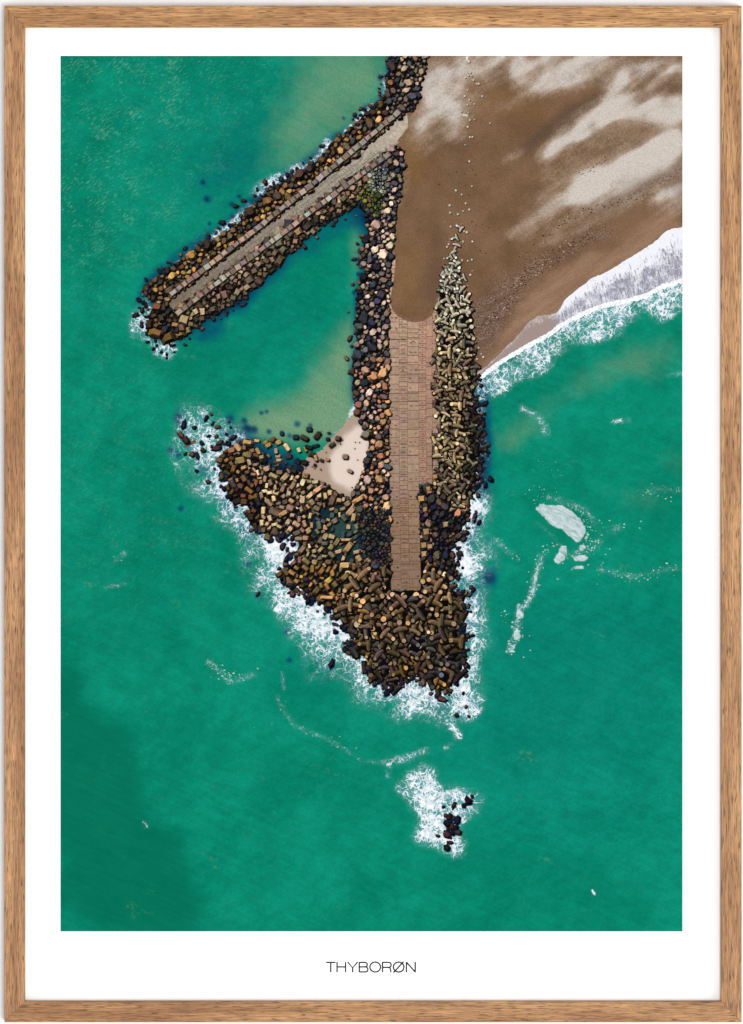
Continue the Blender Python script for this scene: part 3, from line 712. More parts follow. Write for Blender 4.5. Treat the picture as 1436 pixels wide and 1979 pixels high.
def swash_mat():
    m = NT('printed_surf_ink', .95, .0); V = m.px()
    u, t = m.attr('along'), m.attr('across')
    cv = m.n('ShaderNodeCombineXYZ'); m.put(cv.inputs[0], m.math('MULTIPLY', u, 75.0)); m.put(cv.inputs[1], m.math('MULTIPLY', t, 2.4))
    W = m.warp(m.warp(cv.outputs[0], .35, 3.5), 1.2, .8)
    st = m.ridge(m.noise(m.warp(m.mapping(V, .22, (.17, .1, .042)), .8, 1.1), 1.0, 3, .55), 6.0); st2 = m.noise(W, 1.7, 4, .6)
    edge = m.ss(t, .0, .10, 1, 0)
    wash = m.ss(u, .56, .62)                       # thin film of water further along
    dens = m.math('SUBTRACT', m.ss(t, .04, .62, .92, .34), m.math('MULTIPLY', wash, .55))
    st = m.math('MAXIMUM', st, m.math('SUBTRACT', 1.0, m.math('MULTIPLY', m.cell(m.warp(m.mapping(V, .2, (.15, .1, .06)), .9, 1.6), 1.0), 6.0), clamp=True))
    x = m.math('ADD', m.math('MULTIPLY', st, .6), m.math('ADD', m.math('MULTIPLY', dens, .9), m.math('MULTIPLY', m.math('SUBTRACT', m.noise(V, .05, 4, .6), .5), 1.1)))
    mk = m.math('MAXIMUM', m.ss(x, .55, 1.15), m.math('MULTIPLY', edge, m.ss(u, .50, .64, .95, .35)))
    under = m.mix(wash, ink((146, 144, 160)), ink((158, 140, 134)))
    c = m.mix(m.math('MULTIPLY', mk, m.ss(u, .54, .66, .97, .42)), under, ink((240, 240, 247)))
    return m.out(m.gain(c, m.ss(m.noise(V, .4, 2), .25, .75, .96, 1.04)))
sw = new_mesh_obj('printed_swash', v, ff, swash_mat(), photo)
for nm, val in (('along', uu), ('across', vv_)):
    a = sw.data.attributes.new(nm, 'FLOAT', 'POINT'); a.data.foreach_set('value', np.array(val, np.float32))
sw['label'] = 'white printed swash running up the beach'
BL = Ink(PH - 1.9e-4)
Bq = resample(BREAK, 170); prev = None
for i, (x, y) in enumerate(Bq):
    k = i / 170; h0 = random.uniform(2.0, 5.0) * (1 - .2 * k); h1 = random.uniform(2.0, 6.5)
    cur = ((min(x - 1.5, 1318.8), y - h0 - 1), (min(x + 1.5, 1318.8), y + h1))
    if prev: BL.poly([prev[0], prev[1], cur[1], cur[0]], vary((243, 244, 248), .02, 2))
    prev = cur
BL.build('printed_breaker', SM, photo, 'thin solid white line of breaking wave along the beach')

# ---- pier roadway: slabs laid in lanes
G = Ink(YB)
G.poly(PIER, (96, 72, 64), 0)
lanes = [(0, 21), (21, 37), (37, 59), (59, 73), (73, 85), (85, 96)]
def pier_left(y): return float(np.interp(y, [470, 600, 700, 900, 1006, 1142], [757, 751, 750, 751, 753, 755]))
for li, (a, b) in enumerate(lanes):
    y = 478 + random.uniform(0, 8); ymax = 1141.5 if li < 3 else 935
    while y < ymax:
        h = (17.3 if li < 3 else 8.6 if li == 3 else random.choice((9, 17, 24)) if li == 4 else random.choice((10, 14))) + random.uniform(-.5, .5)
        y2 = min(y + h, ymax); xl = pier_left(y)
        w_ = .994 if y > 900 else 1.0
        rows = [(y, y2)] if li != 1 else [(y, y + h * .55), (y + h * .55, y2)]
        for (r0, r1) in rows:
            r1 = min(r1, ymax)
            if r1 - r0 < 2 or (li == 5 and random.random() < .12): continue
            g = .42 if random.random() < .75 else .75
            k = np.interp(y, [480, 600, 700, 950, 1142], [1.20, 1.16, 1.08, .98, .88])
            c0 = (158, 131, 112) if li < 3 else (158, 124, 106)
            if y > 950: c0 = (150, 121, 98)
            c = vary(tuple(q * k for q in c0), .05, 3)
            x0, x1 = xl + a * w_ + g * .6, xl + b * w_ - g * .6
            G.poly([(x0, r0 + g), (x1, r0 + g), (x1, r1 - g), (x0, r1 - g)], c, 1)
            if li < 3 and random.random() < .85:            # weathering: lifting sockets and stains in every slab
                ym = r0 + (r1 - r0) * random.uniform(.5, .72)
                cols = [(96, 74, 64), (112, 86, 70), (118, 92, 58), (86, 66, 60), (130, 100, 84)]
                if li == 1:
                    G.poly([(x0 + 3, ym - .6), (x1 - 3, ym - .9), (x1 - 2.5, ym + .7), (x0 + 2.5, ym + .9)], vary(tuple(q * min(1, k) for q in random.choice(cols)), .12), 2 + random.random())
                else:
                    for fx in (.28, .72):
                        if random.random() < .2: continue
                        sx = x0 + (x1 - x0) * fx + random.uniform(-1.5, 1.5); sw_ = random.uniform(2, 4); sh = random.uniform(.8, 2.2)
                        G.poly([(sx - sw_, ym + .4), (sx - sw_ * .3, ym - sh * .7), (sx + sw_ * .6, ym - sh * .4), (sx + sw_, ym + .3), (sx + sw_ * .4, ym + sh), (sx - sw_ * .5, ym + sh * .7)], vary(tuple(q * min(1, k) for q in random.choice(cols)), .14), 2 + random.random())
                if random.random() < .3:
                    sx = random.uniform(x0 + 2, x1 - 6); sy = random.uniform(r0 + 2, r1 - 3)
                    G.poly([(sx, sy), (sx + 3, sy - 1.5), (sx + random.uniform(4, 8), sy), (sx + 5, sy + 2), (sx + 1, sy + 2)], vary(tuple(q * k for q in random.choice([(176, 150, 134), (140, 112, 96), (132, 110, 76), (120, 92, 80)])), .06), 3.2 + random.random())
            elif li == 3 and random.random() < .8:
                mx = (x0 + x1) / 2; my = (r0 + r1) / 2
                G.poly([(mx - 2, my), (mx, my - 1.2), (mx + 2, my), (mx, my + 1.3)], (110, 66, 56), 2)
        y = y2
# dark steps and edge lines
G.poly([(750.2, 600), (751.4, 600), (751.0, 700), (752.2, 900), (754.2, 1006), (756.2, 1142), (754.9, 1142), (752.6, 1006), (750.6, 900), (749.4, 700)], (34, 24, 26), 4)
G.poly([(812.6, 938), (814.6, 938), (814.8, 1142), (813, 1142)], (40, 28, 26), 4)
for yy in (700, 880, 760, 830, 643, 655, 724, 776, 990, 1040, 1090):
    G.poly([(751 + random.uniform(0, 6), yy), (808, yy - .3), (808, yy + .7), (752, yy + .9)], (88, 62, 56), 4)
for (x0, y0, x1, y1) in [(832, 738, 834, 755), (832, 739, 846, 741), (833, 779, 846, 780), (834, 832, 836, 856), (836, 845, 846, 847), (835, 860, 836.5, 905), (846, 575, 848, 640), (843, 640, 845, 700)]:
    G.poly([(x0, y0), (x1, y0), (x1, y1), (x0, y1)], (30, 22, 22), 5)
G.build('printed_pier', SM, photo, 'pinkish printed pier roadway of square slabs')

# ---- spur roadway
G = Ink(PH - 1.8e-4)
ax, ay, bx, by = 329, 593.5, 762, 260
Lx = math.hypot(bx - ax, by - ay); ux, uy = (bx - ax) / Lx, (by - ay) / Lx; vx, vy = -uy, ux
G.poly(SPUR_ROAD, (112, 100, 86), 0)
pos = 1.0
def road_half(s): return float(np.interp(s, [0, 180, Lx], [10.5, 11.5, 21.0])), float(np.interp(s, [0, 180, Lx], [11.5, 11.5, 22.0]))
rd = SPUR_ROAD
while pos < Lx - 4:
    ln = 13 + random.uniform(-1, 1); s0, s1 = pos, min(pos + ln, Lx - 2)
    for k in range(4):
        t0, t1 = -1 + k * .5, -.5 + k * .5
        h = 12.3 + 6 * (pos / Lx) ** 1.5
        p = [(ax + ux * s + vx * t * h, ay + uy * s + vy * t * h) for s, t in ((s0 + .4, t0 + .03), (s1 - .2, t0 + .03), (s1 - .2, t1 - .03), (s0 + .4, t1 - .03))]
        mixk = pos / Lx
        base = tuple(a_ * (1 - mixk) + b_ * mixk for a_, b_ in zip((126, 113, 98), (168, 160, 146)))
        G.poly(p, vary(base, .06, 3), 1)
        if random.random() < .75:
            cx_ = sum(q[0] for q in p) / 4 + random.uniform(-2, 2); cy_ = sum(q[1] for q in p) / 4 + random.uniform(-2, 2); rr = random.uniform(.7, 1.5)
            G.poly([(cx_ - rr, cy_), (cx_, cy_ - rr), (cx_ + rr, cy_), (cx_, cy_ + rr)], tuple(q * .55 for q in base), 2)
    pos += ln
# sand blown over the landward end
G.poly(jag([(722, 292), (700, 312), (712, 268), (750, 248), (770, 226), (787, 216), (788, 246), (764, 276), (745, 290)], 6, 1.5), (174, 162, 146), 3)
G.poly(jag([(748, 272), (762, 250), (780, 236), (786, 224), (786, 246), (764, 272)], 6, 1.5), (186, 172, 154), 4)
G.build('printed_spur_road', SM, photo, 'grey printed roadway running along the fork of the breakwater')

# ---- boulder banks
YR = PH - 2.3e-4
AMBER = [(168, 124, 72), (150, 110, 64), (134, 100, 64), (112, 86, 60), (94, 76, 60), (184, 142, 88), (82, 70, 60), (66, 60, 58), (140, 116, 90)]
PINK = [(148, 124, 112), (156, 134, 120), (138, 126, 116), (160, 152, 142), (128, 106, 96), (158, 134, 112), (124, 114, 106)]
GREYB = [(70, 69, 76), (90, 85, 87), (58, 58, 66), (122, 104, 90), (146, 122, 102), (108, 92, 84), (46, 48, 57), (160, 138, 118), (136, 114, 102), (98, 86, 76)]
def edge_pts(p0, p1, off, step):
    L = math.hypot(p1[0] - p0[0], p1[1] - p0[1]); d = ((p1[0] - p0[0]) / L, (p1[1] - p0[1]) / L); n = (-d[1], d[0])
    out = []; s = 0
    while s < L:
        w_ = step * random.uniform(.75, 1.3)
        out.append((p0[0] + d[0] * (s + w_ / 2) + n[0] * off * random.uniform(.85, 1.15), p0[1] + d[1] * (s + w_ / 2) + n[1] * off * random.uniform(.85, 1.15), w_)); s += w_ + .7
    return out, math.atan2(d[1], d[0])
def border_blocks(I, p0, p1, off, step, pal, depth=10):
    pts, a = edge_pts(p0, p1, off, step)
    for bi, (x, y, w_) in enumerate(pts):
        lv = 44 + (bi % 3) * 2 + border_blocks.k * 6
        hw, hh = w_ / 2, depth / 2 * random.uniform(.8, 1.15); b = a + random.gauss(0, .08)
        p = [(x + u * math.cos(b) - v2 * math.sin(b), y + u * math.sin(b) + v2 * math.cos(b)) for u, v2 in ((-hw, -hh), (hw, -hh), (hw, hh), (-hw, hh))]
        I.poly([(q[0] + 1.2, q[1] + 1.6) for q in p], (22, 18, 18), lv)
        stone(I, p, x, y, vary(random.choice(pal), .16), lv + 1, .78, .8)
border_blocks.k = 0
def base_of(I, poly, col, amp=3): I.poly(jag(poly, 8, amp), col, 0)

I = Ink(YR); base_of(I, NORTH_ROCKS, (18, 17, 20))
pts = scatter(NORTH_ROCKS, 12.5)
def north_pal(x, y):
    if y < 215 and x > 735: return vary(random.choice(GREYB + [(150, 104, 60)]), .25)
    if x < 330 and y > 560: return vary(random.choice(AMBER[3:]), .2)
    return vary(random.choice(AMBER), .22)
heap2(I, NORTH_ROCKS, 11, 'boulder', north_pal)
border_blocks(I, (330, 571), (480, 456), -1, 12, PINK); border_blocks.k = 1; border_blocks(I, (480, 457), (640, 328), -1, 13, PINK); border_blocks.k = 2; border_blocks(I, (640, 328), (766, 222), -1, 13, PINK)
I.build('printed_boulder_bank', SM, photo, 'amber printed boulders on the seaward side of the fork')

I = Ink(YR); base_of(I, SOUTH_SPUR_ROCKS, (18, 16, 18))
pts = scatter(SOUTH_SPUR_ROCKS, 12.5)
def south_pal(x, y):
    if x < 350: return vary(random.choice([(60, 58, 56), (44, 46, 50), (84, 66, 48), (110, 80, 44), (38, 40, 44), (130, 96, 60)]), .22)
    d = (x - 340) * .6 + (y - 600) * .8 + 0
    return vary(random.choice([(128, 104, 78), (110, 94, 74), (140, 116, 94), (92, 82, 70), (70, 64, 58), (84, 74, 54), (150, 128, 104), (120, 96, 82)]), .22)
heap2(I, SOUTH_SPUR_ROCKS, 11.5, 'block', south_pal)
border_blocks.k = 0; border_blocks(I, (340, 607), (480, 500), 1, 13, PINK); border_blocks.k = 1; border_blocks(I, (480, 500), (640, 379), 1, 13, PINK); border_blocks.k = 2; border_blocks(I, (640, 379), (742, 304), 1, 13, PINK)
I.build('printed_boulder_bank', SM, photo, 'squarer printed blocks on the sheltered side of the fork')

I = Ink(YR); base_of(I, WEST_BANK, (17, 17, 24))
MOSS = [(690, 372), (720, 350), (742, 375), (736, 410), (722, 420), (705, 400)]
SMALL = [(712, 325), (745, 322), (752, 370), (716, 372)]
DARKP = [(690, 985), (752, 985), (756, 1092), (715, 1092), (692, 1050)]
pts = scatter(WEST_BANK, 12.2, excl=(MOSS, SMALL, DARKP))
def west_pal(x, y):
    east = (x - 690) / 60
    if y > 690 and random.random() < .30 + .25 * (east > .4): return vary(random.choice([(184, 138, 102), (170, 124, 90), (194, 154, 122), (156, 110, 82)]), .15)
    if random.random() < .16: return vary((198, 172, 152), .14)
    return vary(random.choice(GREYB if y < 900 else GREYB[:4] + GREYB[5:7]), .28)
lw = heap2(I, WEST_BANK, 11, 'boulder', west_pal, excl=(MOSS, SMALL, DARKP))
stones(I, scatter(MOSS, 6.5), 'boulder', pick((92, 100, 40), (70, 82, 36), (60, 70, 48), (110, 108, 50)), .7, lev=lw)
stones(I, scatter(SMALL, 6), 'boulder', pick((120, 126, 118), (96, 104, 104), (140, 138, 128), (76, 84, 88)), .7, lev=lw + 1.5)
stones(I, scatter(DARKP, 7.2), 'boulder', pick((44, 40, 44), (58, 50, 48), (74, 60, 54), (36, 40, 54), (92, 74, 62), (64, 70, 60)), .8, lev=lw + 3)
I.build('printed_boulder_bank', SM, photo, 'dark rounded printed boulders between the lagoon and the pier')

I = Ink(YR); base_of(I, EAST_BANK, (15, 15, 20))
heap2(I, EAST_BANK, 11, 'boulder', pick((40, 42, 56), (54, 50, 58), (70, 58, 56), (92, 72, 60), (34, 38, 52), (62, 56, 54), (160, 118, 84), (112, 88, 72), (48, 46, 52)))
for bi, (x, y, s) in enumerate([(815, 965, 12), (830, 950, 10), (822, 985, 8), (862, 1014, 10), (824, 1028, 11), (819, 1054, 10), (831, 1057, 9), (820, 1071, 10), (828, 945, 8), (841, 922, 9)]):
    stone(I, [(x - s * .6, y - s * .5), (x + s * .5, y - s * .6), (x + s * .6, y + s * .45), (x - s * .45, y + s * .6)], x, y, vary((176, 132, 92), .12), 56 + bi * 1.2, .7)
I.build('printed_boulder_bank', SM, photo, 'near black printed stones right of the narrow end of the pier')

# ---- western heap of short concrete cylinders and blocks
I = Ink(YR)
POOL = [(600, 985), (655, 975), (695, 1000), (698, 1075), (660, 1090), (625, 1060), (600, 1030)]
HB = [q for q in HEAP]
base_of(I, HB, (17, 20, 30))
I.poly(jag(POOL, 8, 4), (24, 44, 50), 1); I.poly(jag([(650, 1000), (690, 1010), (694, 1060), (660, 1070), (640, 1030)], 8, 4), (40, 70, 66), 2)
pts = scatter(HEAP, 12.0, var=.26)
inp = inside(POOL, pts[:, 0], pts[:, 1])
def heap_pal(x, y):
    if x < 500 and y > 930: return vary(random.choice([(92, 68, 46), (66, 52, 44), (110, 76, 48), (44, 42, 46)]), .2)
    if x < 480: return vary(random.choice([(130, 98, 62), (100, 78, 58), (150, 116, 76)]), .2)
    if y > 1090: return vary(random.choice([(150, 116, 62), (126, 96, 56), (100, 76, 52), (140, 104, 66), (110, 92, 60)]), .22)
    return vary(random.choice([(176, 148, 110), (160, 132, 96), (146, 121, 88), (190, 164, 128), (128, 103, 80), (106, 87, 72), (154, 127, 102)]), .18)
l0 = pile(I, scatter(HEAP, 9, 10, (POOL,), .2), 'cyl', lambda x, y: tuple(q * .4 for q in heap_pal(x, y)), .85, (1.1, 2), 3)
l0 = pile(I, pts[~inp], 'cyl', heap_pal, .88, (1.05, 2.1), l0, top=.58)
pl = pts[inp]
pile(I, pl, 'cyl', pick((160, 136, 100), (138, 118, 88), (112, 100, 80), (84, 86, 78), (60, 72, 72), (150, 126, 92)), .9, (1.1, 2.0), l0, .92)
for bi, (x, y, w_, h_, a) in enumerate([(668, 1047 - 3, 14, 3.4, -.02), (693, 966, 13, 5, -.55), (616, 946, 12, 5, -.6), (633, 1155, 14, 3.6, .03), (668, 1094, 11, 7, 0.0), (548, 998 - 5, 10, 5, -.5)]):
    p = [(x + u * math.cos(a) - v2 * math.sin(a), y + u * math.sin(a) + v2 * math.cos(a)) for u, v2 in ((-w_, -h_ * .6), (-w_ + 3, -h_), (w_ - 3, -h_), (w_, -h_ * .6), (w_, h_ * .6), (w_ - 3, h_), (-w_ + 3, h_), (-w_, h_ * .6))]
    I.poly([(q[0] + 1.5, q[1] + 2) for q in p], (20, 16, 16), 50 + bi * 2); stone(I, p, x, y, vary((190, 150, 108), .08), 51 + bi * 2, .6)
I.build('printed_block_heap', SM, photo, 'printed heap of short tan concrete cylinders left of the pier')

# ---- dolos armour units: two crossed bars joined by a shank, overlapping in layers
def capsule(I, x0, y0, x1, y1, r0, r1, base, lev):
    L = math.hypot(x1 - x0, y1 - y0) or 1; dx, dy = (x1 - x0) / L, (y1 - y0) / L; nx, ny = -dy, dx
    if nx * LIGHT[0] + ny * LIGHT[1] < 0: nx, ny = -nx, -ny
    ed = abs(nx * LIGHT[0] + ny * LIGHT[1])
    def ring(k): return [(x0 - dx * r0 * .5 * (1 - k * k) + nx * r0 * k, y0 - dy * r0 * .5 * (1 - k * k) + ny * r0 * k), (x1 + dx * r1 * .5 * (1 - k * k) + nx * r1 * k, y1 + dy * r1 * .5 * (1 - k * k) + ny * r1 * k)]
    ks = [-1, -.45, .2, .7, 1]; sh = [.42 - .1 * ed, .80, 1.08, .95 + .12 * ed]
    for k in range(4):
        a, b = ring(ks[k]), ring(ks[k + 1])
        p = clip_print([a[0], a[1], b[1], b[0]])
        if len(p) > 2: I.poly(p, tuple(q * sh[k] for q in base), lev)
def disc(I, x, y, r, col, lev, n=9): I.poly([(x + r * math.cos(6.283 * k / n), y + r * math.sin(6.283 * k / n)) for k in range(n)], col, lev)
def dolos(I, x, y, R, a, base, lev, kind=None, dark=(14, 12, 13)):
    kind = kind if kind is not None else random.random(); ck = dolos.cap
    w_ = R * random.uniform(.26, .35); c, s = math.cos(a), math.sin(a)
    P = lambda u, v2: (x + u * c - v2 * s, y + u * s + v2 * c)
    def cap(p, q, r0, r1, col, l):
        capsule(I, *p, *q, r0, r1, col, l)
        disc(I, *p, r0 * .86, tuple(k_ * .86 for k_ in col), l - .25, 10); disc(I, *q, r1 * .86, tuple(k_ * .86 for k_ in col), l - .3, 10)
    def taper(p, q, r, col, l):
        mid = ((p[0] + q[0]) / 2, (p[1] + q[1]) / 2)
        cap(mid, p, r * 1.12, r * .72, col, l); cap(mid, q, r * 1.12, r * .72, tuple(k_ * .97 for k_ in col), l + .12)
    def shade(p, q, r): # dark contact edge
        L = math.hypot(q[0] - p[0], q[1] - p[1]) or 1; dx, dy = (q[0] - p[0]) / L, (q[1] - p[1]) / L; e = r + .9
        I.poly([(p[0] - dx * e * .8 - dy * e + .7, p[1] - dy * e * .8 + dx * e + 1), (q[0] + dx * e * .8 - dy * e + .7, q[1] + dy * e * .8 + dx * e + 1), (q[0] + dx * e * .8 + dy * e + .7, q[1] + dy * e * .8 - dx * e + 1), (p[0] - dx * e * .8 + dy * e + .7, p[1] - dy * e * .8 - dx * e + 1)], dark, lev)
    sc = random.uniform(.75, 1.05)
    if kind < .60:          # T: one bar flat, the shank, the other bar end-on
        b0, b1 = P(-R * .72 * sc, -R * .5), P(R * .72 * sc, -R * .5 + random.uniform(-.1, .1) * R); m0, m1 = P(0, -R * .5), P(random.uniform(-.15, .15) * R, R * .75)
        shade(b0, b1, w_); shade(m0, m1, w_)
        cap(m0, m1, w_ * .95, w_ * .9, tuple(q * .92 for q in base), lev + 1.2); taper(b0, b1, w_, base, lev + 2.4)
        disc(I, *m1, w_ * .78, tuple(min(235, q * ck + 6) for q in base), lev + 3.2); disc(I, *b0, w_ * .58, tuple(min(235, q * 1.08) for q in base), lev + 3.4, 8); disc(I, *b1, w_ * .58, tuple(min(235, q * .9) for q in base), lev + 3.5, 8)
    elif kind < .74:        # two bars crossing
        b0, b1 = P(-R * .8 * sc, 0), P(R * .8 * sc, random.uniform(-.2, .2) * R); c0, c1 = P(random.uniform(-.3, .3) * R, -R * .7), P(random.uniform(-.3, .3) * R, R * .7)
        shade(b0, b1, w_); shade(c0, c1, w_)
        taper(c0, c1, w_, tuple(q * .85 for q in base), lev + 1.2); taper(b0, b1, w_, base, lev + 2.4)
        disc(I, *b1, w_ * .6, tuple(min(235, q * 1.35) for q in base), lev + 3.2)
    else:                   # a single leg pointing up
        e0, e1 = P(-R * .35, 0), P(R * .35, 0); shade(e0, e1, w_)
        cap(e0, e1, w_ * .95, w_ * .85, tuple(q * .8 for q in base), lev + 1.2); disc(I, *e1, w_ * .9, tuple(min(240, q * ck * 1.06 + 8) for q in base), lev + 3.2)
dolos.cap = 1.45
def dolos_field(I, pts, Rf, pal, lev0=2):
    placed = []
    order = list(range(len(pts))); random.shuffle(order)
    top = 0
    for i in order:
        x, y, r = pts[i]; R = Rf(x, y) * random.uniform(.85, 1.15)
        used = {l for (px_, py_, pr, l) in placed if math.hypot(px_ - x, py_ - y) < (pr + R) * 1.25}
        l = 0
        while l in used: l += 1
        placed.append((x, y, R, l)); top = max(top, l)
        dolos(I, x, y, R, random.uniform(0, 6.283), tuple(q * 1.14 * wet(x, y) for q in pal(x, y)), lev0 + l * 4.5)
    return top
dolos.cap = 1.16
I = Ink(YR); base_of(I, TETRA, (16, 14, 13))
pts = scatter(TETRA, 10.8, var=.1)
def tet_pal(x, y):
    k = np.clip((y - 560) / 130, 0, 1); d = np.clip((x - 885) / 35, 0, 1) * np.clip((y - 640) / 60, 0, 1)
    a = np.array((156, 150, 132)); b = np.array(random.choice([(160, 138, 102), (142, 120, 88), (120, 102, 78), (170, 148, 114), (98, 86, 68)]))
    c = a * (1 - k) + b * k; c = c * (1 - .62 * d) + np.array((30, 34, 46)) * .3 * d
    if y > 900: c = c * .86
    return vary(tuple(c), .2, 4)
dolos_field(I, pts, lambda x, y: 12.2, tet_pal)
I.build('printed_armour_units', SM, photo, 'printed band of small pale crossed concrete units beside the pier')

dolos.cap = 1.5
I = Ink(YR); base_of(I, HEAD, (11, 11, 15))
pts = scatter(HEAD, 14.0, var=.2)
def head_pal(x, y):
    k = np.clip((y - 1130) / 170, 0, 1)
    c = np.array(random.choice([(132, 104, 80), (112, 88, 66), (98, 78, 60), (148, 116, 88), (84, 70, 58), (120, 94, 60)])) * (1 - k) + np.array(random.choice([(84, 66, 46), (62, 56, 52), (104, 82, 44), (46, 48, 54), (74, 60, 46)])) * k
    if x > 870: c = c * .8
    return vary(tuple(c), .2, 4)
pts = pts[~((pts[:, 0] > 744) & (pts[:, 0] < 819) & (pts[:, 1] < 1152))]
dolos_field(I, pts, lambda x, y: 17 if y < 1250 else 15, head_pal)
I.build('printed_armour_units', SM, photo, 'printed mass of large brown crossed concrete units at the breakwater head')

# ---- stones and units scattered on the sand
for x, y in [(881, 368), (892, 376), (869, 397), (900, 393), (895, 408), (885, 414), (907, 405), (871, 438), (891, 443), (897, 447), (902, 449), (895, 467), (913, 467), (870, 462), (867, 472), (864, 477), (858, 500), (893, 503), (904, 504), (909, 531), (912, 502), (899, 562),
             (904, 174), (898, 186), (907, 193), (917, 201), (905, 218), (892, 215), (908, 232), (917, 231), (904, 245), (913, 265), (908, 265), (899, 280), (932, 186), (925, 162), (921, 162), (906, 119), (903, 203), (912, 147), (905, 146), (899, 150), (915, 155), (909, 140), (907, 312), (912, 360), (947, 238), (922, 694), (930, 684), (925, 672), (934, 690), (920, 660), (870, 411)]:
    I = Ink(YR); r = random.uniform(1.5, 2.7); b = vary((206, 196, 178), .1)
    disc(I, x + 1.2, y + 1.3, r * 1.05, (70, 52, 40), 0, 7); disc(I, x, y, r, tuple(q * .82 for q in b), 1, 7); disc(I, x - r * .2, y - r * .25, r * .62, b, 2, 7)
    I.build('printed_beach_stone', SM, photo)
I = Ink(YR); I.poly([(900, 110), (905, 108.4), (904, 117), (900, 118)], (226, 218, 204), 1); I.build('printed_beach_block', SM, photo); I = Ink(YR); I.poly([(894, 220), (904, 221), (904, 225), (894, 224)], (206, 198, 186), 1); I.build('printed_beach_block', SM, photo)
for k_, (x, y, R, a) in enumerate([(888, 440, 9, 2.2), (879, 460, 8, 1.2), (881, 478, 9, .3), (878, 492, 9, -.6), (869, 497, 7, 1), (874, 515, 10, .2), (882, 508, 8, 2.4), (862, 530, 10, .9), (875, 530, 8, -1), (858, 545, 9, 2), (894, 538, 9, 1.1), (884, 551, 9, .1), (872, 541, 9, 2.6), (866, 560, 9, .5)]):
    I = Ink(YR); dolos(I, x, y, R, a, vary((184, 176, 156), .08), 3 + k_ * 4.5, .3, dark=(58, 44, 34)); I.build('printed_armour_unit', SM, photo)

I = Ink(PH - 1.65e-4)
for pts, n, wd in [([(905, 655), (945, 610), (990, 555), (1050, 505), (1150, 448)], 170, 6), ([(925, 640), (975, 600), (1020, 540), (1080, 500)], 110, 5), ([(1010, 500), (1090, 425), (1150, 402), (1215, 385), (1300, 345)], 130, 5), ([(880, 300), (900, 420), (930, 520)], 40, 30), ([(1120, 340), (1180, 305)], 30, 4)]:
    for x, y in resample(pts, n):
        x += random.gauss(0, wd); y += random.gauss(0, wd); r = random.uniform(.4, 1.5)
        I.poly([(x - r * 1.5, y + r * .6), (x, y - r), (x + r * 1.6, y - r * .5), (x + r * .4, y + r * .8)], vary(random.choice([(62, 44, 38), (74, 54, 44), (52, 38, 36), (168, 148, 132)]), .15), random.random() * 6)
wk = I.build('printed_wrack_specks', SM, photo); wk['kind'] = 'stuff'
# ---- stones awash in the surf, and on the sandbank
I = Ink(YR - 2e-5)
def awash(pts, s, pal):
    for bi, (x, y) in enumerate(pts):
        awash.k = (awash.k + 1) % 15; lv = awash.k * 2.6
        r = s * random.choice((.55, .7, .85, 1.0, 1.25)); a = random.uniform(0, 3.14); n = random.randint(5, 8); asp = random.uniform(1, 1.8)
        pr = [(math.cos(k * 6.283 / n) * r * asp * random.uniform(.7, 1.15), math.sin(k * 6.283 / n) * r * random.uniform(.7, 1.15)) for k in range(n)]
        p = [(x + u * math.cos(a) - v2 * math.sin(a), y + u * math.sin(a) + v2 * math.cos(a)) for u, v2 in pr]
        I.poly([(q[0] + .8 + (q[0] - x) * .22, q[1] + 1.0 + (q[1] - y) * .22) for q in p], (14, 30, 52), lv)
        stone(I, p, x, y, pal(x, y), lv + 1.3, .6)
awash.k = 0
wetp = pick((52, 44, 46), (38, 36, 44), (74, 54, 44), (96, 70, 50), (30, 34, 46))
awash([(408, 800), (411, 818), (398, 808), (355, 821), (376, 826), (349, 841), (360, 850), (437, 839), (420, 825), (404, 842), (418, 843), (393, 870), (409, 863), (419, 867), (371, 877), (358, 877), (381, 880), (414, 905), (437, 925), (427, 939), (434, 944), (442, 815), (446, 826), (450, 845), (390, 856), (402, 931), (380, 910), (425, 855)], 5, wetp)
I.poly([(355, 863), (376, 850), (380, 853), (377, 857), (358, 865)], (112, 82, 60), 3)
awash([(545, 1036), (556, 1043), (520, 1035), (536, 1040), (546, 1056), (555, 1061), (566, 1052), (580, 1060), (558, 1076), (571, 1073), (573, 1141), (594, 1141), (598, 1150), (560, 1130), (613, 1181), (627, 1186), (661, 1211), (671, 1218), (664, 1242), (668, 1250), (675, 1258), (690, 1250), (648, 1220), (630, 1178), (498, 1148), (641, 1283), (665, 1256), (674, 1262), (591, 1120), (535, 1030)], 5, wetp)
awash([(285, 661), (295, 650), (303, 668), (318, 660), (330, 667), (312, 680), (322, 685), (296, 674), (336, 667), (262, 609), (275, 600), (281, 590), (276, 585), (322, 692), (337, 680), (268, 580), (270, 595)], 4, pick((30, 30, 36), (44, 38, 38), (24, 28, 36)))
awash.r = 1
awash([(912, 1539), (905, 1548), (897, 1556), (877, 1556), (857, 1559), (861, 1575), (868, 1579), (884, 1585), (864, 1592), (873, 1598), (886, 1609), (874, 1610), (864, 1613), (846, 1615), (870, 1628), (864, 1638), (860, 1607), (880, 1602), (868, 1588), (876, 1580), (866, 1602), (870, 1618)], 5.2, pick((48, 36, 34), (30, 28, 36), (62, 44, 38), (24, 28, 40)))
awash([(925, 880), (930, 890), (935, 905), (928, 915), (936, 840), (940, 860), (932, 850), (926, 820), (936, 800), (928, 780), (922, 765), (930, 745), (942, 880), (924, 960), (926, 1010), (910, 1135), (914, 1140), (907, 1150), (896, 1180), (910, 1182), (913, 1228), (905, 1255), (889, 1254), (900, 1305), (886, 1305), (895, 1340), (900, 1366), (906, 1384), (882, 1382), (845, 1345), (832, 1340), (855, 1352), (740, 1330), (748, 1338), (938, 938), (937, 780), (934, 820), (948, 925)], 4.4, pick((26, 30, 44), (40, 36, 44), (58, 44, 42), (86, 62, 48)))
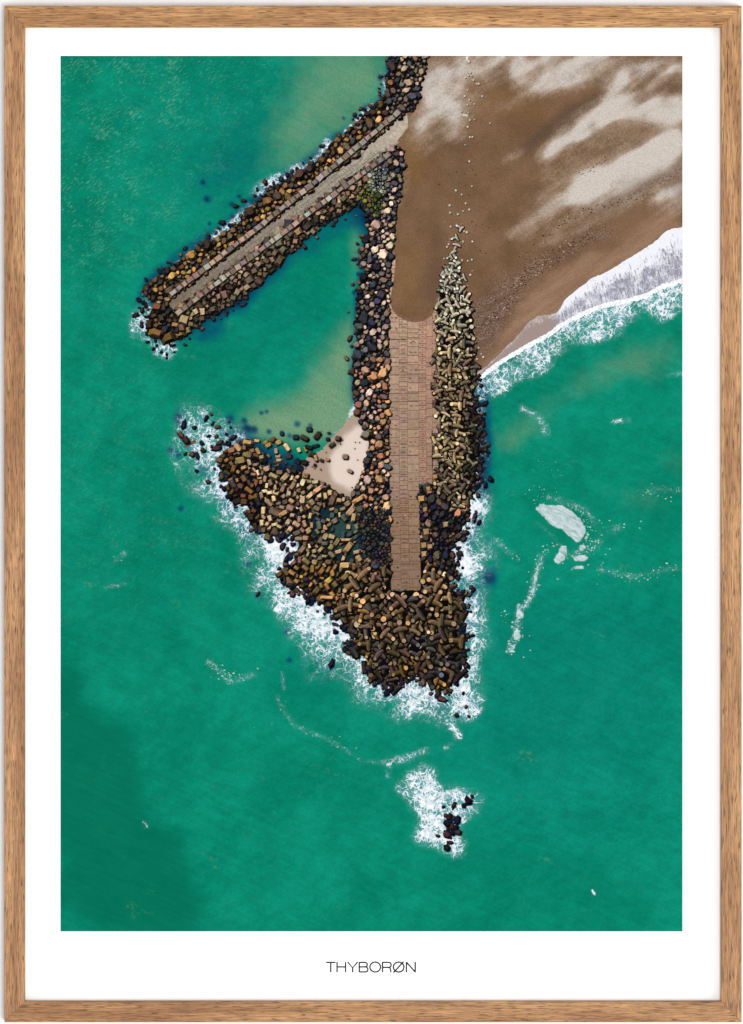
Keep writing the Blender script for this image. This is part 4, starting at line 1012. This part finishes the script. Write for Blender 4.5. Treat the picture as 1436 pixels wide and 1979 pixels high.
awash([(497, 366), (505, 378), (512, 352), (543, 346), (600, 305), (652, 276), (705, 212), (735, 148), (690, 240), (455, 398), (430, 430), (470, 388), (308, 524), (555, 338), (575, 328)], 4.2, pick((30, 36, 44), (44, 40, 36), (70, 54, 38)))
awash([(697, 498), (705, 496), (693, 560), (690, 640), (684, 690), (679, 718), (685, 766), (700, 800), (697, 815), (705, 826), (688, 760), (715, 386), (700, 396), (712, 410)], 5, pick((64, 54, 50), (44, 44, 46), (88, 72, 56)))
# loose stones breaking up the water's edge
ok = (land > .10) & (land < .52) & (GX > 345) & (GX < 945) & (GY > 780) & (GY < 1350) & ~((GX > 600) & (GX < 720) & (GY < 965)) & (((GX < 700) & (GY > 850)) | (GX > 880) | (GY > 1240))
jj, ii = np.where(ok); sel = rng.choice(len(jj), 190, replace=False)
awash([(gx[ii[q]] + random.uniform(-3, 3), gy[jj[q]] + random.uniform(-3, 3)) for q in sel], 4.6, pick((52, 44, 42), (40, 38, 44), (78, 60, 48), (104, 80, 58), (30, 34, 46), (62, 54, 50)))
ok = (land > .08) & (land < .5) & (GX > 240) & (GX < 770) & (GY > 105) & (GY < 700)
jj, ii = np.where(ok); sel = rng.choice(len(jj), 110, replace=False)
awash([(gx[ii[q]], gy[jj[q]]) for q in sel], 3.6, pick((44, 42, 44), (36, 40, 48), (84, 66, 48), (110, 84, 54), (60, 54, 50)))
# blocks lying in the shallow water and on the sandbank
for bi, (x, y, w_, h_, a, c_) in enumerate([(514, 855, 7, 4, -.6, (140, 118, 62)), (519, 861, 7, 4.5, -.5, (160, 136, 80)), (528, 850, 6, 4, -.9, (110, 84, 56)), (539, 855, 7, 4.5, -.4, (170, 128, 78)), (499, 873, 8, 4, 1.1, (150, 128, 84)), (506, 884, 5, 4, -.2, (176, 152, 92)), (534, 872, 6, 4, 1.5, (160, 136, 116)), (555, 865, 9, 4.5, 1.0, (206, 170, 130)), (558, 882, 7, 5, -.1, (60, 56, 52)), (538, 882, 6, 4, -.1, (160, 122, 92)), (540, 890, 6.5, 3.6, -.05, (186, 166, 134)), (578, 870, 5, 4, 1.2, (196, 180, 130)), (591, 869, 6, 3, 1.2, (150, 130, 60)), (589, 847, 9, 5, .5, (64, 56, 34)), (614, 842, 9, 5, -.9, (48, 44, 40)), (497, 852, 6, 3, .1, (186, 156, 112)), (480, 856, 11, 5, .2, (176, 138, 98)), (461, 866, 10, 5.5, .8, (178, 144, 104)), (448, 870, 8, 5, -.3, (150, 108, 74)), (482, 881, 5, 4, .1, (120, 100, 76)), (605, 879, 6, 5, .4, (52, 48, 46)), (611, 886, 7, 3.6, 1.3, (156, 118, 92)), (642, 860, 7, 4, -.6, (70, 74, 52)), (654, 848, 6, 5, .2, (88, 66, 58)), (668, 883, 6, 5, .05, (128, 104, 92)), (677, 911, 6, 3.5, .5, (150, 120, 104)), (634, 889, 4, 3, .2, (170, 112, 80)), (609, 899, 3, 3, .3, (50, 36, 34)), (622, 890, 4, 3, .4, (70, 48, 44)), (598, 830, 6, 5, 0, (40, 56, 62)), (572, 845, 6, 5, 0, (30, 50, 58)), (597, 865, 8, 4, .3, (36, 44, 44)), (576, 893, 7, 6, .7, (30, 40, 50)), (610, 862, 8, 3, -.3, (24, 40, 50)), (545, 838, 4, 4, 0, (30, 60, 70)), (636, 837, 3.5, 2, 0, (30, 44, 50)), (634, 849, 4, 3.5, 0, (32, 40, 46)), (580, 905, 6, 6, .4, (26, 34, 46)), (560, 903, 6, 3, .4, (38, 50, 54))]):
    p = [(x + u * math.cos(a) - v2 * math.sin(a), y + u * math.sin(a) + v2 * math.cos(a)) for u, v2 in ((-w_, -h_ * .5), (-w_ * .7, -h_), (w_ * .75, -h_), (w_, -h_ * .4), (w_, h_ * .5), (w_ * .7, h_), (-w_ * .8, h_), (-w_, h_ * .4))]
    I.poly([(q[0] + 1.6, q[1] + 2.0) for q in p], (18, 30, 36) if y < 890 and x < 625 else (60, 46, 44), 42 + (bi % 8) * 2); stone(I, p, x, y, vary(c_, .06), 43 + (bi % 8) * 2, .62)
for _ in range(34):
    x, y = random.choice([(650, 850), (612, 905), (600, 915), (690, 850), (706, 890), (640, 870), (690, 945)]); x += random.gauss(0, 12); y += random.gauss(0, 8); r = random.uniform(.8, 1.8)
    disc(I, x, y, r, vary((64, 48, 46), .3), 60 + _ * .8, 6)
I.build('printed_awash_stones', SM, photo, 'dark wet printed stones standing loose in surf and shallows')

# ---- drifting foam raft
I = Ink(PH - 9e-5)
def strand(pts, n, wd, big):
    P = resample(pts, n)
    for x, y in P:
        x += random.gauss(0, wd); y += random.gauss(0, wd * .6); r = random.uniform(.5, big) * random.uniform(.4, 1)
        k = random.randint(5, 7); ph = random.uniform(0, 6)
        if x < 1315: I.poly([(x + r * random.uniform(.5, 1.6) * math.cos(ph + 6.283 * q / k), y + r * random.uniform(.4, 1.1) * math.sin(ph + 6.283 * q / k)) for q in range(k)], vary((160, 198, 186), .10), 3 + random.random() * 3)
for pts, n, wd, big in [([(1046, 1076), (1038, 1100), (1030, 1130), (1026, 1150), (1018, 1166)], 60, 3, 4.2), ([(1010, 1168), (1002, 1180), (998, 1200), (1000, 1225), (990, 1250), (984, 1262)], 80, 4, 4.2), ([(975, 1180), (972, 1200)], 16, 4, 2.6), ([(955, 1040), (975, 1060), (1003, 1082)], 34, 3, 3),
                        ([(1160, 1100), (1200, 1112), (1235, 1118), (1260, 1108), (1319, 1098)], 90, 6, 2.6), ([(1100, 975), (1130, 995), (1142, 1020), (1140, 1045)], 60, 4, 2.6), ([(1150, 1020), (1195, 1018)], 30, 5, 2.2), ([(1080, 1050), (1060, 1065), (1046, 1076)], 40, 5, 3), ([(1120, 1070), (1150, 1060), (1160, 1050)], 50, 6, 2.8),
                        ([(1030, 950), (1050, 965)], 40, 12, 1.4), ([(1255, 950), (1275, 958)], 26, 5, 2.4), ([(1290, 945), (1319, 950)], 14, 4, 2.2), ([(405, 1278), (425, 1300), (436, 1318), (450, 1308), (490, 1305)], 80, 5, 2.8), ([(540, 1348), (548, 1375), (572, 1402), (640, 1432), (700, 1470)], 70, 5, 1.8), ([(225, 1085), (240, 1068)], 16, 4, 1.6), ([(500, 1400), (560, 1395)], 12, 5, 1.3), ([(1015, 870), (1040, 905)], 30, 10, 1.2), ([(1075, 900), (1078, 925)], 14, 4, 1.4), ([(278, 1586), (284, 1600)], 8, 2, 1.6)]:
    strand(pts, int(n * .55), wd * 1.6, big * .9)
for _ in range(120):
    cx_, cy_, sx_, sy_ = random.choice([(1125, 1010, 16, 22), (1140, 1055, 16, 14), (1105, 1065, 22, 14), (1045, 960, 18, 14), (1050, 1075, 18, 12), (1010, 1195, 14, 28), (1200, 1112, 36, 10), (1180, 1020, 22, 8), (1150, 1030, 14, 16), (1270, 955, 22, 10), (1228, 1116, 12, 7), (1025, 1130, 12, 22), (436, 1300, 10, 10)])
    x, y, r = random.gauss(cx_, sx_), random.gauss(cy_, sy_), random.uniform(.5, 1.9)
    if x < 1316: I.poly([(x - r * 1.3, y), (x, y - r * .8), (x + r * 1.2, y - r * .2), (x + r * .3, y + r * .8)], vary((176, 206, 196), .08), 1 + random.random())
ff_ = I.build('printed_foam_flecks', SM, photo); ff_['kind'] = 'stuff'
